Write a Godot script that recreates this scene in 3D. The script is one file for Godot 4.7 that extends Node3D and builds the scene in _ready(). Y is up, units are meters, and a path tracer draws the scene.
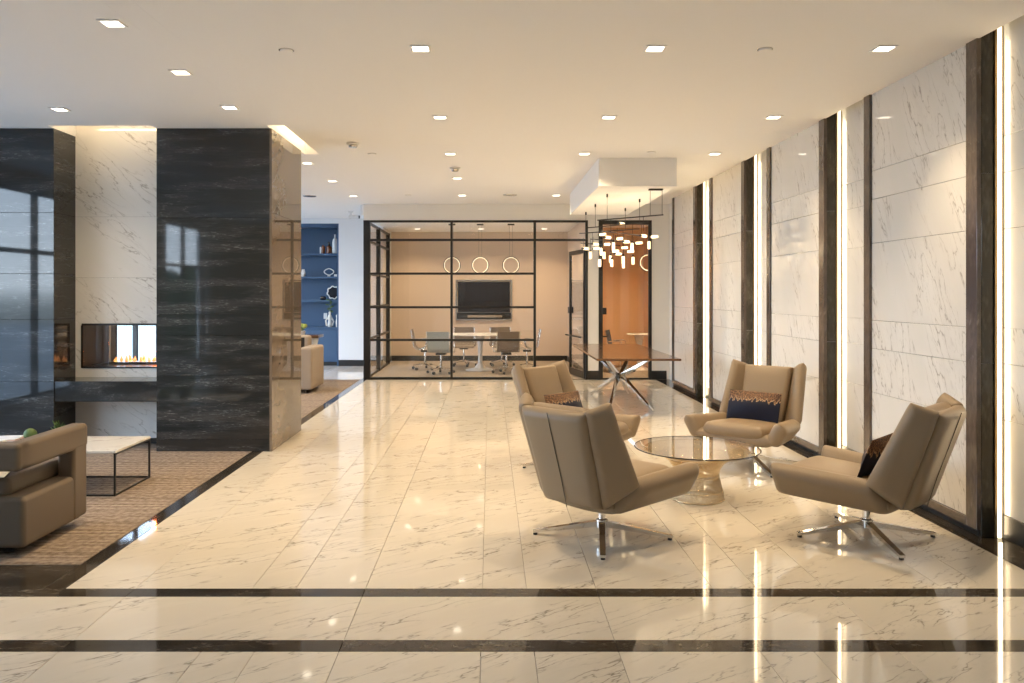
extends Node3D
# A lobby: marble floor, fluted marble wall with LED lines, lounge chairs round a wire coffee table,
# a stone fireplace on one side, glazed meeting room at the far end. Depth d is -z; camera at (0, 1.55, 0).

const CEIL := 3.18
const WALLX := 3.12
const BACKD := 14.14
const LEFTX := -6.2

var M := {}
var cache := {}
var used := {}
var rng := RandomNumberGenerator.new()
var warm := Color(1.0, 0.745, 0.445).linear_to_srgb()

# ------------------------------------------------------------------ naming
func numbered(called: String) -> String:
	var n: int = used.get(called, -1) + 1
	used[called] = n
	return called if n == 0 else "%s_%03d" % [called, n]

func thing(called: String, label: String, category: String, at := Vector3.ZERO, turn := 0.0, group := "") -> Node3D:
	var o := Node3D.new()
	o.name = numbered(called)
	add_child(o)
	o.position = at
	o.rotation.y = turn
	tag(o, label, category, group)
	return o

func tag(o: Node, label: String, category: String, group := "") -> Node:
	if label != "": o.set_meta("label", label)
	if category != "": o.set_meta("category", category)
	if group != "": o.set_meta("group", group)
	return o

func struct(called: String, label := "") -> Node3D:
	var o := Node3D.new()
	o.name = called
	add_child(o)
	o.set_meta("kind", "structure")
	if label != "": o.set_meta("label", label)
	return o

func obj(called: String, mesh: Mesh, m: Material, parent: Node = self, at := Vector3.ZERO, rot := Vector3.ZERO) -> MeshInstance3D:
	var o := MeshInstance3D.new()
	o.mesh = mesh
	o.material_override = m
	o.name = numbered(called) if parent == self else called
	parent.add_child(o, true)
	o.position = at
	o.rotation = rot
	return o

func copy(o: Node3D, called: String, at: Vector3, turn: float, label := "", group := "") -> Node3D:
	var c: Node3D = o.duplicate()
	c.name = numbered(called)
	add_child(c)
	c.position = at
	c.rotation.y = turn
	if label != "": c.set_meta("label", label)
	if group != "": c.set_meta("group", group)
	return c

# ------------------------------------------------------------------ shapes
func st_new() -> SurfaceTool:
	var st := SurfaceTool.new()
	st.begin(Mesh.PRIMITIVE_TRIANGLES)
	return st

# flat triangle facing away from c
func tri(st: SurfaceTool, a: Vector3, b: Vector3, d: Vector3, c: Vector3, ua := Vector2.ZERO, ub := Vector2.ZERO, ud := Vector2.ZERO) -> void:
	var n := (d - a).cross(b - a)
	if n.length() < 1e-12: return
	n = n.normalized()
	var p := [a, b, d]
	var u := [ua, ub, ud]
	if n.dot((a + b + d) / 3.0 - c) < 0.0:
		p = [a, d, b]
		u = [ua, ud, ub]
		n = -n
	for i in 3:
		st.set_normal(n)
		st.set_uv(u[i])
		st.add_vertex(p[i])

func quad(st: SurfaceTool, a: Vector3, b: Vector3, d: Vector3, e: Vector3, c: Vector3) -> void:
	tri(st, a, b, d, c, Vector2(0, 0), Vector2(1, 0), Vector2(1, 1))
	tri(st, a, d, e, c, Vector2(0, 0), Vector2(1, 1), Vector2(0, 1))

func uvp(p: Vector3, n: Vector3, ang: float, stretch: float) -> Vector2:
	var q: Vector2
	var m := n.abs()
	if m.y >= m.x and m.y >= m.z: q = Vector2(p.x, -p.z)
	elif m.x >= m.z: q = Vector2(-p.z * signf(n.x), p.y)
	else: q = Vector2(p.x, p.y)
	var ca := cos(ang)
	var sa := sin(ang)
	return Vector2((q.x * ca + q.y * sa) / stretch, -q.x * sa + q.y * ca)

# chamfered box into a SurfaceTool
func add_box(st: SurfaceTool, c: Vector3, size: Vector3, b := 0.003, ang := 0.0, stretch := 1.0, bas := Basis()) -> void:
	var h := size / 2.0
	b = minf(b, minf(h.x, minf(h.y, h.z)) * 0.9)
	var faces := []
	for ax in 3:
		for s in [-1.0, 1.0]:
			var n := Vector3.ZERO
			n[ax] = s
			var i := (ax + 1) % 3
			var j := (ax + 2) % 3
			var pts := []
			for k in [[-1, -1], [1, -1], [1, 1], [-1, 1]]:
				var p := Vector3.ZERO
				p[ax] = s * h[ax]
				p[i] = k[0] * (h[i] - b)
				p[j] = k[1] * (h[j] - b)
				pts.append(p)
			faces.append([n, pts])
	for ax in 3:  # edges along ax
		var i := (ax + 1) % 3
		var j := (ax + 2) % 3
		for si in [-1.0, 1.0]:
			for sj in [-1.0, 1.0]:
				var pts := []
				for k in [[0, -1], [0, 1], [1, 1], [1, -1]]:
					var p := Vector3.ZERO
					p[ax] = k[1] * (h[ax] - b)
					p[i] = si * (h[i] - (0.0 if k[0] == 0 else b))
					p[j] = sj * (h[j] - (b if k[0] == 0 else 0.0))
					pts.append(p)
				var n := Vector3.ZERO
				n[i] = si
				n[j] = sj * 0.99
				faces.append([n, pts])
	for sx in [-1.0, 1.0]:
		for sy in [-1.0, 1.0]:
			for sz in [-1.0, 1.0]:
				var s := Vector3(sx, sy, sz)
				var pts := []
				for ax in 3:
					var p := Vector3.ZERO
					for k in 3:
						p[k] = s[k] * (h[k] - (0.0 if k == ax else b))
					pts.append(p)
				faces.append([s, pts])
	for f in faces:
		var n: Vector3 = f[0]
		var pts: Array = f[1]
		var u := []
		var w := []
		for p in pts:
			u.append(uvp(p, n, ang, stretch))
			w.append(c + bas * p)
		tri(st, w[0], w[1], w[2], c, u[0], u[1], u[2])
		if pts.size() == 4:
			tri(st, w[0], w[2], w[3], c, u[0], u[2], u[3])

func box_mesh(size: Vector3, b := 0.003, ang := 0.0, stretch := 1.0) -> ArrayMesh:
	var key := "%s|%.4f|%.2f|%.2f" % [size.snapped(Vector3.ONE * 0.0005), b, ang, stretch]
	if not cache.has(key):
		var st := st_new()
		add_box(st, Vector3.ZERO, size, b, ang, stretch)
		cache[key] = st.commit()
	return cache[key]

# box from two corners, as a node
func slabbox(called: String, lo: Vector3, hi: Vector3, m: Material, parent: Node, b := 0.003, ang := 0.0, stretch := 1.0) -> MeshInstance3D:
	return obj(called, box_mesh((hi - lo).abs(), b, ang, stretch), m, parent, (lo + hi) / 2.0)

# rounded box
func round_box(size: Vector3, r: float) -> ArrayMesh:
	var key := "rb%s|%.4f" % [size, r]
	if cache.has(key): return cache[key]
	var h := size / 2.0
	r = minf(r, minf(h.x, minf(h.y, h.z)) * 0.99)
	var st := st_new()
	for ax in 3:
		var i := (ax + 1) % 3
		var j := (ax + 2) % 3
		var ci := steps(h[i], r)
		var cj := steps(h[j], r)
		for s in [-1.0, 1.0]:
			for a in ci.size() - 1:
				for bb in cj.size() - 1:
					var ps := []
					var ns := []
					for k in [[0, 0], [1, 0], [1, 1], [0, 1]]:
						var p := Vector3.ZERO
						p[ax] = s * h[ax]
						p[i] = ci[a + k[0]]
						p[j] = cj[bb + k[1]]
						var core := p.clamp(-(h - Vector3.ONE * r), h - Vector3.ONE * r)
						var n := (p - core).normalized()
						ps.append(core + n * r)
						ns.append(n)
					var order := [0, 1, 2, 0, 2, 3] if s < 0 else [0, 2, 1, 0, 3, 2]
					for q in order:
						st.set_normal(ns[q])
						st.set_uv(Vector2(ps[q][i], ps[q][j]))
						st.add_vertex(ps[q])
	cache[key] = st.commit()
	return cache[key]

func steps(h: float, r: float) -> Array:
	return [-h, -h + r * 0.25, -h + r * 0.6, -h + r, h - r, h - r * 0.6, h - r * 0.25, h]

# padded panel between four corners: p00 p10 p11 p01, t thick, rounded edges, optional bulge
func pad(p00: Vector3, p10: Vector3, p11: Vector3, p01: Vector3, t: float, r: float, bulge := 0.0, corner := 0.0, bend := Vector3.ZERO) -> ArrayMesh:
	var lu := ((p10 - p00).length() + (p11 - p01).length()) / 2.0
	var lv := ((p01 - p00).length() + (p11 - p10).length()) / 2.0
	var us := pad_steps(r / lu)
	var vs := pad_steps(r / lv)
	var mid := func(u: float, v: float) -> Vector3:
		return p00.lerp(p10, u).lerp(p01.lerp(p11, u), v) + bend * (1.0 - (2.0 * u - 1.0) ** 2)
	var nu := us.size()
	var nv := vs.size()
	var fr := []
	var bk := []
	for a in nu:
		for b in nv:
			var u: float = us[a]
			var v: float = vs[b]
			var n := (p10 - p00).lerp(p11 - p01, v).cross((p01 - p00).lerp(p11 - p10, u)).normalized()
			var eu := minf(u, 1.0 - u) * lu / r
			var ev := minf(v, 1.0 - v) * lv / r
			var fu := sqrt(maxf(0.0, 1.0 - (1.0 - minf(eu, 1.0)) ** 2))
			var fv := sqrt(maxf(0.0, 1.0 - (1.0 - minf(ev, 1.0)) ** 2))
			var hh := t / 2.0 * fu * fv + bulge * sin(PI * u) * sin(PI * v) * fu * fv
			var p: Vector3 = mid.call(u, v)
			if corner > 0.0:
				var ku := clampf(1.0 - minf(u, 1.0 - u) * lu / corner, 0.0, 1.0)
				var kv := clampf(1.0 - minf(v, 1.0 - v) * lv / corner, 0.0, 1.0)
				var k := ku * kv * 0.3 * corner
				p += (mid.call(0.5, 0.5) - p).normalized() * k
			fr.append(p + n * hh)
			bk.append(p - n * hh)
	var st := st_new()
	for a in nu - 1:
		for b in nv - 1:
			var i := a * nv + b
			var ids := [i, i + nv, i + nv + 1, i + 1]
			var uvs := [Vector2(us[a] * lu, vs[b] * lv), Vector2(us[a + 1] * lu, vs[b] * lv), Vector2(us[a + 1] * lu, vs[b + 1] * lv), Vector2(us[a] * lu, vs[b + 1] * lv)]
			for q in [0, 2, 1, 0, 3, 2]:
				st.set_uv(uvs[q])
				st.add_vertex(fr[ids[q]])
			for q in [0, 1, 2, 0, 2, 3]:
				st.set_uv(uvs[q])
				st.add_vertex(bk[ids[q]])
	st.generate_normals()
	return st.commit()

func pad_steps(r: float) -> Array:
	r = minf(r, 0.5)
	var o := [0.0, r * 0.06, r * 0.2, r * 0.5, r]
	var inner := 1.0 - 2.0 * r
	if inner > 0.01:
		for k in range(1, 6):
			o.append(r + inner * k / 6.0)
		o.append(1.0 - r)
	for f in [0.5, 0.2, 0.06, 0.0]:
		o.append(1.0 - r * f)
	return o

# tube along points
func add_tube(st: SurfaceTool, pts: Array, rad, sides := 8, closed := false) -> void:
	var n := pts.size()
	var rings := []
	var side := Vector3.ZERO
	for i in n:
		var a: Vector3 = pts[(i - 1 + n) % n] if closed or i > 0 else pts[0]
		var b: Vector3 = pts[(i + 1) % n] if closed or i < n - 1 else pts[n - 1]
		var d := (b - a).normalized()
		if side == Vector3.ZERO:
			side = d.cross(Vector3.UP if absf(d.y) < 0.9 else Vector3.RIGHT).normalized()
		side = (side - d * side.dot(d)).normalized()
		var up := side.cross(d)
		var r: float = rad[i] if rad is Array else rad
		var ring := []
		for k in sides:
			var t := TAU * k / sides
			ring.append([pts[i] + (side * cos(t) + up * sin(t)) * r, side * cos(t) + up * sin(t)])
		rings.append(ring)
	for i in (n if closed else n - 1):
		var r0: Array = rings[i]
		var r1: Array = rings[(i + 1) % n]
		for k in sides:
			var k2 := (k + 1) % sides
			var q := [r0[k], r0[k2], r1[k2], r1[k]]
			var nn: Vector3 = (q[2][0] - q[0][0]).cross(q[1][0] - q[0][0])
			var order := [0, 1, 2, 0, 2, 3] if nn.dot(q[0][1]) > 0 else [0, 2, 1, 0, 3, 2]
			for z in order:
				st.set_normal(q[z][1])
				st.set_uv(Vector2.ZERO)
				st.add_vertex(q[z][0])
	if not closed:
		for e in [0, n - 1]:
			var inward: Vector3 = pts[1] if e == 0 else pts[n - 2]
			for k in range(1, sides - 1):
				tri(st, rings[e][0][0], rings[e][k][0], rings[e][k + 1][0], inward)

func tube(pts: Array, rad, sides := 8, closed := false) -> ArrayMesh:
	var st := st_new()
	add_tube(st, pts, rad, sides, closed)
	return st.commit()

# lathe: profile of Vector2(radius, y) from bottom to top
func add_lathe(st: SurfaceTool, prof: Array, segs := 24, c := Vector3.ZERO) -> void:
	for i in prof.size() - 1:
		var a: Vector2 = prof[i]
		var b: Vector2 = prof[i + 1]
		var t := (b - a)
		if t.length() < 1e-6: continue
		var n2 := Vector2(t.y, -t.x).normalized()
		for k in segs:
			var q := []
			for z in [[k, a], [k + 1, a], [k + 1, b], [k, b]]:
				var ang: float = TAU * z[0] / segs
				var d := Vector3(cos(ang), 0, sin(ang))
				q.append([c + d * z[1].x + Vector3(0, z[1].y, 0), (d * n2.x + Vector3(0, n2.y, 0)).normalized()])
			for z in [[0, 1, 2], [0, 2, 3]]:
				var f: Vector3 = (q[z[2]][0] - q[z[0]][0]).cross(q[z[1]][0] - q[z[0]][0])
				if f.length() < 1e-12: continue
				var o: Array = z if f.dot(q[z[0]][1]) > 0 else [z[0], z[2], z[1]]
				for w in o:
					st.set_normal(q[w][1])
					st.set_uv(Vector2(float(k) / segs, float(i) / prof.size()))
					st.add_vertex(q[w][0])

func lathe(prof: Array, segs := 24) -> ArrayMesh:
	var st := st_new()
	add_lathe(st, prof, segs)
	return st.commit()

# ------------------------------------------------------------------ textures and materials
func noise_img(size: int, freq: float, seedn: int, oct := 4, warp := 0.0, kind := FastNoiseLite.TYPE_SIMPLEX_SMOOTH) -> PackedByteArray:
	var n := FastNoiseLite.new()
	n.noise_type = kind
	n.seed = seedn
	n.frequency = freq
	n.fractal_octaves = oct
	if warp > 0.0:
		n.domain_warp_enabled = true
		n.domain_warp_amplitude = warp
		n.domain_warp_frequency = freq * 1.3
		n.domain_warp_fractal_octaves = 3
	var im := n.get_seamless_image(size, size, false, false, 0.15, true)
	im.convert(Image.FORMAT_L8)
	return im.get_data()

# veined stone; base and vein colours are linear
func stone_tex(size: int, seedn: int, base: Color, cloud: Color, vein: Color, f_vein: float, width: float, strength: float, speck := 0.0, soft := 0.0) -> ImageTexture:
	var n1 := noise_img(size, f_vein, seedn, 4, 16.0)
	var n2 := noise_img(size, f_vein * 0.38, seedn + 7, 3)
	var n3 := noise_img(size, f_vein * 2.6, seedn + 13, 4, 12.0)
	var n4 := noise_img(size, 0.06, seedn + 29, 3)
	var out := PackedByteArray()
	out.resize(size * size * 3)
	var lut := PackedByteArray()
	lut.resize(1025)
	for i in 1025:
		lut[i] = int(clampf(Color(i / 1024.0, 0, 0).linear_to_srgb().r * 255.0, 0, 255))
	for i in size * size:
		var a := absf(n1[i] / 127.5 - 1.0)
		var b := n2[i] / 255.0
		var c := absf(n3[i] / 127.5 - 1.0)
		var g := n4[i] / 255.0
		var v := maxf(0.0, 1.0 - a / width) * clampf((b - 0.42) * 5.0, 0.0, 1.0)
		v += 0.55 * maxf(0.0, 1.0 - c / (width * 1.3)) * clampf((b - 0.5) * 4.0, 0.0, 1.0) * g * 1.4
		v += soft * maxf(0.0, 1.0 - a / (width * 6.0)) * clampf((b - 0.36) * 4.0, 0.0, 1.0) * (0.4 + g)
		v = minf(v * strength, 1.0)
		var k := clampf((b - 0.3) * 1.6 + (g - 0.5) * speck, 0.0, 1.0)
		var r := lerpf(lerpf(base.r, cloud.r, k), vein.r, v)
		var gg := lerpf(lerpf(base.g, cloud.g, k), vein.g, v)
		var bb := lerpf(lerpf(base.b, cloud.b, k), vein.b, v)
		out[i * 3] = lut[int(clampf(r, 0, 1) * 1024)]
		out[i * 3 + 1] = lut[int(clampf(gg, 0, 1) * 1024)]
		out[i * 3 + 2] = lut[int(clampf(bb, 0, 1) * 1024)]
	return ImageTexture.create_from_image(Image.create_from_data(size, size, false, Image.FORMAT_RGB8, out))

func mat(called: String, lin: Color, rough: float, metal := 0.0, spec := 0.5) -> StandardMaterial3D:
	var m := StandardMaterial3D.new()
	m.resource_name = called
	m.albedo_color = lin.linear_to_srgb()
	m.roughness = rough
	m.metallic = metal
	m.metallic_specular = spec
	M[called] = m
	return m

func glow(called: String, lin: Color, energy: float) -> StandardMaterial3D:
	var m := mat(called, Color(0.9, 0.9, 0.9), 0.5)
	m.emission_enabled = true
	m.emission = lin.linear_to_srgb()
	m.emission_energy_multiplier = energy
	return m

func pane_mat(called: String, lin: Color, alpha: float) -> StandardMaterial3D:
	var m := mat(called, lin, 0.0)
	m.albedo_color.a = alpha
	m.transparency = BaseMaterial3D.TRANSPARENCY_ALPHA
	return m

# variants of a textured stone with shifted grain
func stone_set(called: String, tex: Texture2D, scale: float, rough: float, n: int, spread := 0.04, spec := 0.5) -> Array:
	var out := []
	for i in n:
		var v := 1.0 - spread * rng.randf()
		var m := mat(called + str(i), Color(v, v, v), rough, 0.0, spec)
		m.albedo_texture = tex
		m.uv1_scale = Vector3(scale, scale, 1)
		m.uv1_offset = Vector3(rng.randf(), rng.randf(), 0)
		out.append(m)
	M[called] = out
	return out

func pick(called: String) -> Material:
	var a: Array = M[called]
	return a[rng.randi() % a.size()]

func weave_tex() -> ImageTexture:
	var s := 512
	var n1 := noise_img(s, 0.02, 71, 3)
	var n2 := noise_img(s, 0.25, 72, 2)
	var im := Image.create(s, s, false, Image.FORMAT_RGB8)
	var line := []
	for y in s:
		line.append(rng.randf())
	for y in s:
		for x in s:
			var k: float = 0.45 * line[y / 5 * 5] + 0.25 * line[(y + x / 40) % s] + 0.45 * (n2[y * s + x] / 255.0) + 0.5 * (n1[y * s + x] / 255.0) - 0.5
			k = clampf(k, 0, 1)
			im.set_pixel(x, y, Color(0.12, 0.088, 0.065).lerp(Color(0.52, 0.43, 0.35), k).linear_to_srgb())
	return ImageTexture.create_from_image(im)

func pillow_tex() -> ImageTexture:
	var w := 256
	var h := 128
	var n := FastNoiseLite.new()
	n.seed = 5
	n.frequency = 0.05
	var im := Image.create(w, h, false, Image.FORMAT_RGB8)
	for x in w:
		var edge := 30.0 + 16.0 * n.get_noise_1d(x * 2.2) + 14.0 * absf(fmod(x / 13.0, 2.0) - 1.0)
		for y in h:
			var c := Color(0.012, 0.014, 0.030)
			var t := n.get_noise_2d(x * 3.0, y * 3.0)
			if y < edge:
				c = Color(0.30, 0.16, 0.08) if t > 0.06 else Color(0.05, 0.03, 0.025)
			elif y < edge + 5.0:
				c = Color(0.5, 0.34, 0.20)
			im.set_pixel(x, y, c.linear_to_srgb())
	return ImageTexture.create_from_image(im)

func wood_tex() -> ImageTexture:
	var s := 512
	var n1 := noise_img(s, 0.012, 91, 4, 20.0)
	var im := Image.create(s, s, false, Image.FORMAT_RGB8)
	for y in s:
		for x in s:
			var k := 0.5 + 0.5 * sin(n1[y * s + (x / 8)] * 0.22)
			im.set_pixel(x, y, Color(0.085, 0.042, 0.021).lerp(Color(0.19, 0.10, 0.052), k).linear_to_srgb())
	return ImageTexture.create_from_image(im)

func make_materials() -> void:
	rng.seed = 11
	var floor_tex := stone_tex(1024, 3, Color(0.69, 0.635, 0.535), Color(0.745, 0.69, 0.59), Color(0.20, 0.17, 0.135), 0.010, 0.055, 0.78, 0.25, 0.13)
	var wall_tex := stone_tex(1024, 23, Color(0.76, 0.74, 0.70), Color(0.81, 0.79, 0.75), Color(0.36, 0.33, 0.29), 0.009, 0.05, 0.8, 0.2, 0.10)
	var dark_tex := stone_tex(1024, 43, Color(0.024, 0.026, 0.027), Color(0.052, 0.055, 0.056), Color(0.36, 0.37, 0.37), 0.017, 0.03, 0.6, 0.7)
	stone_set("floor", floor_tex, 0.8, 0.045, 8, 0.07, 0.55)
	stone_set("wall", wall_tex, 0.75, 0.03, 6, 0.05)
	stone_set("dark", dark_tex, 0.9, 0.04, 6, 0.15, 0.55)
	var band_tex := stone_tex(512, 47, Color(0.030, 0.024, 0.018), Color(0.062, 0.050, 0.038), Color(0.30, 0.28, 0.25), 0.022, 0.035, 0.5, 0.6)
	stone_set("band", band_tex, 0.9, 0.05, 3, 0.1, 0.45)
	var brown_tex := stone_tex(512, 57, Color(0.085, 0.062, 0.047), Color(0.15, 0.112, 0.086), Color(0.3, 0.26, 0.22), 0.014, 0.03, 0.4, 0.9)
	var olive_tex := stone_tex(512, 63, Color(0.045, 0.038, 0.025), Color(0.10, 0.086, 0.058), Color(0.3, 0.27, 0.2), 0.022, 0.035, 0.5, 1.3)
	stone_set("pier", olive_tex, 0.9, 0.08, 3, 0.1, 0.5)
	stone_set("trim", brown_tex, 0.9, 0.12, 3, 0.1, 0.6)
	var taupe_tex := stone_tex(512, 77, Color(0.16, 0.125, 0.095), Color(0.21, 0.165, 0.125), Color(0.08, 0.06, 0.045), 0.008, 0.04, 0.5, 0.3)
	stone_set("taupe", taupe_tex, 0.8, 0.015, 3, 0.05, 0.7)
	mat("grout", Color(0.42, 0.36, 0.28), 0.8)
	mat("ceiling", Color(0.90, 0.89, 0.87), 0.9)
	mat("plaster", Color(0.80, 0.78, 0.74), 0.85)
	mat("cool_plaster", Color(0.78, 0.79, 0.80), 0.8)
	mat("peach", Color(0.70, 0.57, 0.45), 0.85)
	mat("orange_wall", Color(0.66, 0.42, 0.22), 0.8)
	mat("black_base", Color(0.02, 0.019, 0.018), 0.35)
	mat("black_metal", Color(0.014, 0.013, 0.012), 0.35)
	mat("chrome", Color(0.78, 0.76, 0.73), 0.08, 1.0)
	mat("bright_metal", Color(0.72, 0.70, 0.66), 0.2, 1.0)
	mat("nickel", Color(0.74, 0.60, 0.40), 0.25, 1.0)
	mat("brass_mesh", Color(0.35, 0.24, 0.12), 0.35, 1.0)
	var l := mat("leather", Color(0.275, 0.203, 0.130), 0.42, 0.0, 0.45)
	var ln := NoiseTexture2D.new()
	ln.width = 256
	ln.height = 256
	ln.seamless = true
	var fn := FastNoiseLite.new()
	fn.noise_type = FastNoiseLite.TYPE_CELLULAR
	fn.frequency = 0.12
	ln.noise = fn
	l.heightmap_enabled = true
	l.heightmap_texture = ln
	l.heightmap_scale = 0.04
	l.uv1_scale = Vector3(5, 5, 1)
	mat("seam", Color(0.06, 0.045, 0.032), 0.7)
	mat("club_leather", Color(0.155, 0.120, 0.086), 0.45, 0.0, 0.4)
	mat("sofa_cloth", Color(0.36, 0.29, 0.22), 0.8)
	mat("white_cloth", Color(0.75, 0.72, 0.66), 0.8)
	mat("black_cloth", Color(0.012, 0.012, 0.014), 0.9)
	mat("white_gloss", Color(0.78, 0.77, 0.75), 0.25)
	mat("sling", Color(0.20, 0.15, 0.105), 0.5)
	mat("sling_pale", Color(0.34, 0.36, 0.33), 0.5)
	mat("caster", Color(0.02, 0.02, 0.02), 0.5)
	mat("navy", Color(0.045, 0.095, 0.18), 0.4)
	mat("amber", Color(0.20, 0.07, 0.03), 0.15)
	mat("dark_glaze", Color(0.02, 0.02, 0.025), 0.2)
	mat("leaf", Color(0.075, 0.13, 0.03), 0.6)
	mat("lime", Color(0.32, 0.36, 0.05), 0.5)
	mat("screen", Color(0.012, 0.008, 0.008), 0.06)
	mat("firebox", Color(0.014, 0.013, 0.013), 0.3)
	mat("paper", Color(0.6, 0.42, 0.35), 0.6)
	mat("paving", Color(0.40, 0.40, 0.39), 0.9)
	mat("foliage", Color(0.03, 0.075, 0.03), 0.8)
	mat("facade", Color(0.34, 0.35, 0.36), 0.8)
	mat("facade_glass", Color(0.04, 0.06, 0.08), 0.1)
	pane_mat("pane", Color(0.5, 0.55, 0.55), 0.006)
	pane_mat("table_glass", Color(0.30, 0.24, 0.14), 0.07)
	pane_mat("door_glass", Color(0.5, 0.48, 0.45), 0.01)
	glow("lens", Color(1.0, 0.86, 0.66), 7.0)
	glow("led", Color(1.0, 0.84, 0.55), 2.4)
	glow("bulb", Color(1.0, 0.72, 0.36), 1.7)
	glow("ring_glow", Color(1.0, 0.78, 0.46), 1.0)
	glow("flame", Color(1.0, 0.30, 0.04), 1.6)
	glow("flame_core", Color(1.0, 0.6, 0.16), 2.2)
	var c := mat("carpet", Color(1, 1, 1), 0.95, 0.0, 0.1)
	c.albedo_texture = weave_tex()
	c.uv1_scale = Vector3(1.6, 1.6, 1)
	var c2 := mat("grey_carpet", Color(0.30, 0.25, 0.20), 0.95, 0.0, 0.1)
	c2.uv1_scale = Vector3(1, 1, 1)
	var p := mat("pillow", Color(1, 1, 1), 0.6, 0.0, 0.3)
	p.albedo_texture = pillow_tex()
	p.rim_enabled = true
	p.rim = 0.06
	var w := mat("wood", Color(1, 1, 1), 0.12, 0.0, 0.5)
	w.albedo_texture = wood_tex()
	w.uv1_scale = Vector3(0.7, 0.7, 1)

# ------------------------------------------------------------------ lights
func spot(parent: Node, at: Vector3, energy: float, angle := 64.0, soft := 0.04, color := Color.TRANSPARENT) -> void:
	var s := SpotLight3D.new()
	s.name = "lamp"
	s.light_color = warm if color.a == 0.0 else color
	s.light_energy = energy
	s.spot_angle = angle
	s.spot_angle_attenuation = 1.0
	s.spot_range = 12.0
	s.spot_attenuation = 2.0
	s.light_size = soft
	s.shadow_enabled = true
	parent.add_child(s, true)
	s.position = at
	s.rotation.x = -PI / 2

func downlight(x: float, d: float, label: String, group: String, energy: float, y := CEIL, cone := 64.0) -> void:
	var t := thing("downlight", label, "ceiling light", Vector3(x, y, -d), 0.0, group)
	var key := "downtrim"
	if not cache.has(key):
		var st := st_new()
		for s in [[0, 1], [0, -1], [1, 0], [-1, 0]]:
			var sz := Vector3(0.132 if s[0] == 0 else 0.014, 0.01, 0.014 if s[0] == 0 else 0.104)
			add_box(st, Vector3(s[0] * 0.059, -0.004, s[1] * 0.059), sz, 0.002)
		cache[key] = st.commit()
	obj("trim_frame", cache[key], M.ceiling, t)
	obj("lens", box_mesh(Vector3(0.104, 0.004, 0.104), 0.001), M.lens, t, Vector3(0, -0.003, 0))
	spot(t, Vector3(0, -0.012, 0), energy, cone)

func area(parent: Node, at: Vector3, size: Vector2, energy: float, rot: Vector3, color: Color) -> void:
	var a := AreaLight3D.new()
	a.name = "lamp"
	a.area_size = size
	a.light_energy = energy
	a.light_color = color
	a.area_range = 14.0
	a.shadow_enabled = true
	parent.add_child(a, true)
	a.position = at
	a.rotation = rot

# ------------------------------------------------------------------ the place
func _ready() -> void:
	setup_view()
	make_materials()
	build_floor()
	build_ceiling()
	build_wall_right()
	build_fireplace()
	build_column()
	build_far_end()
	build_left_and_behind()
	build_lamps()
	build_lounge_group()
	build_wood_table()
	build_chandelier()
	build_left_lounge()
	build_far_lounge()
	build_meeting_room()
	build_small_office()
	build_ceiling_bits()

func setup_view() -> void:
	var f := 780.0
	var cam := Camera3D.new()
	cam.name = "camera"
	add_child(cam)
	cam.position = Vector3(0, 1.55, 0)
	cam.projection = Camera3D.PROJECTION_FRUSTUM
	cam.near = 0.05
	cam.far = 200.0
	cam.size = 683.0 / f * cam.near
	cam.frustum_offset = Vector2((512.0 - 490.0) / f, -(341.5 - 294.0) / f) * cam.near
	cam.current = true
	var env := Environment.new()
	var sky := Sky.new()
	var sm := ProceduralSkyMaterial.new()
	sm.sky_top_color = Color(0.48, 0.58, 0.70)
	sm.sky_horizon_color = Color(0.76, 0.82, 0.87)
	sm.ground_bottom_color = Color(0.25, 0.28, 0.3)
	sm.ground_horizon_color = Color(0.5, 0.56, 0.6)
	sm.sky_energy_multiplier = 1.0
	sky.sky_material = sm
	env.background_mode = Environment.BG_SKY
	env.sky = sky
	env.background_energy_multiplier = 16.0
	env.tonemap_mode = Environment.TONE_MAPPER_LINEAR
	env.tonemap_exposure = 1.07
	env.sdfgi_enabled = true
	env.ssao_enabled = true
	env.ssil_enabled = true
	var we := WorldEnvironment.new()
	we.name = "world"
	we.environment = env
	add_child(we)

const FLOOR_ANG := 0.6
const VEIN := 4.5

func tile_lines(x0: float, x1: float, only_big: bool) -> Array:
	var xs := [x0]
	for k in range(-6, 4):
		for s in ([0.0] if only_big else [0.0, 0.615, 0.847]):
			var x: float = -0.655 + 1.213 * k + s
			if x > x0 + 0.04 and x < x1 - 0.04: xs.append(x)
	xs.append(x1)
	return xs

func lay(parent: Node, xs: Array, ds: Array, set_name: String, called := "tile", ang := FLOOR_ANG, stretch := VEIN) -> void:
	for i in xs.size() - 1:
		for j in ds.size() - 1:
			var g := 0.0012
			slabbox(called, Vector3(xs[i] + g, -0.02, -ds[j] - g), Vector3(xs[i + 1] - g, 0, -ds[j + 1] + g), pick(set_name), parent, 0.0012, ang, stretch)

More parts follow.
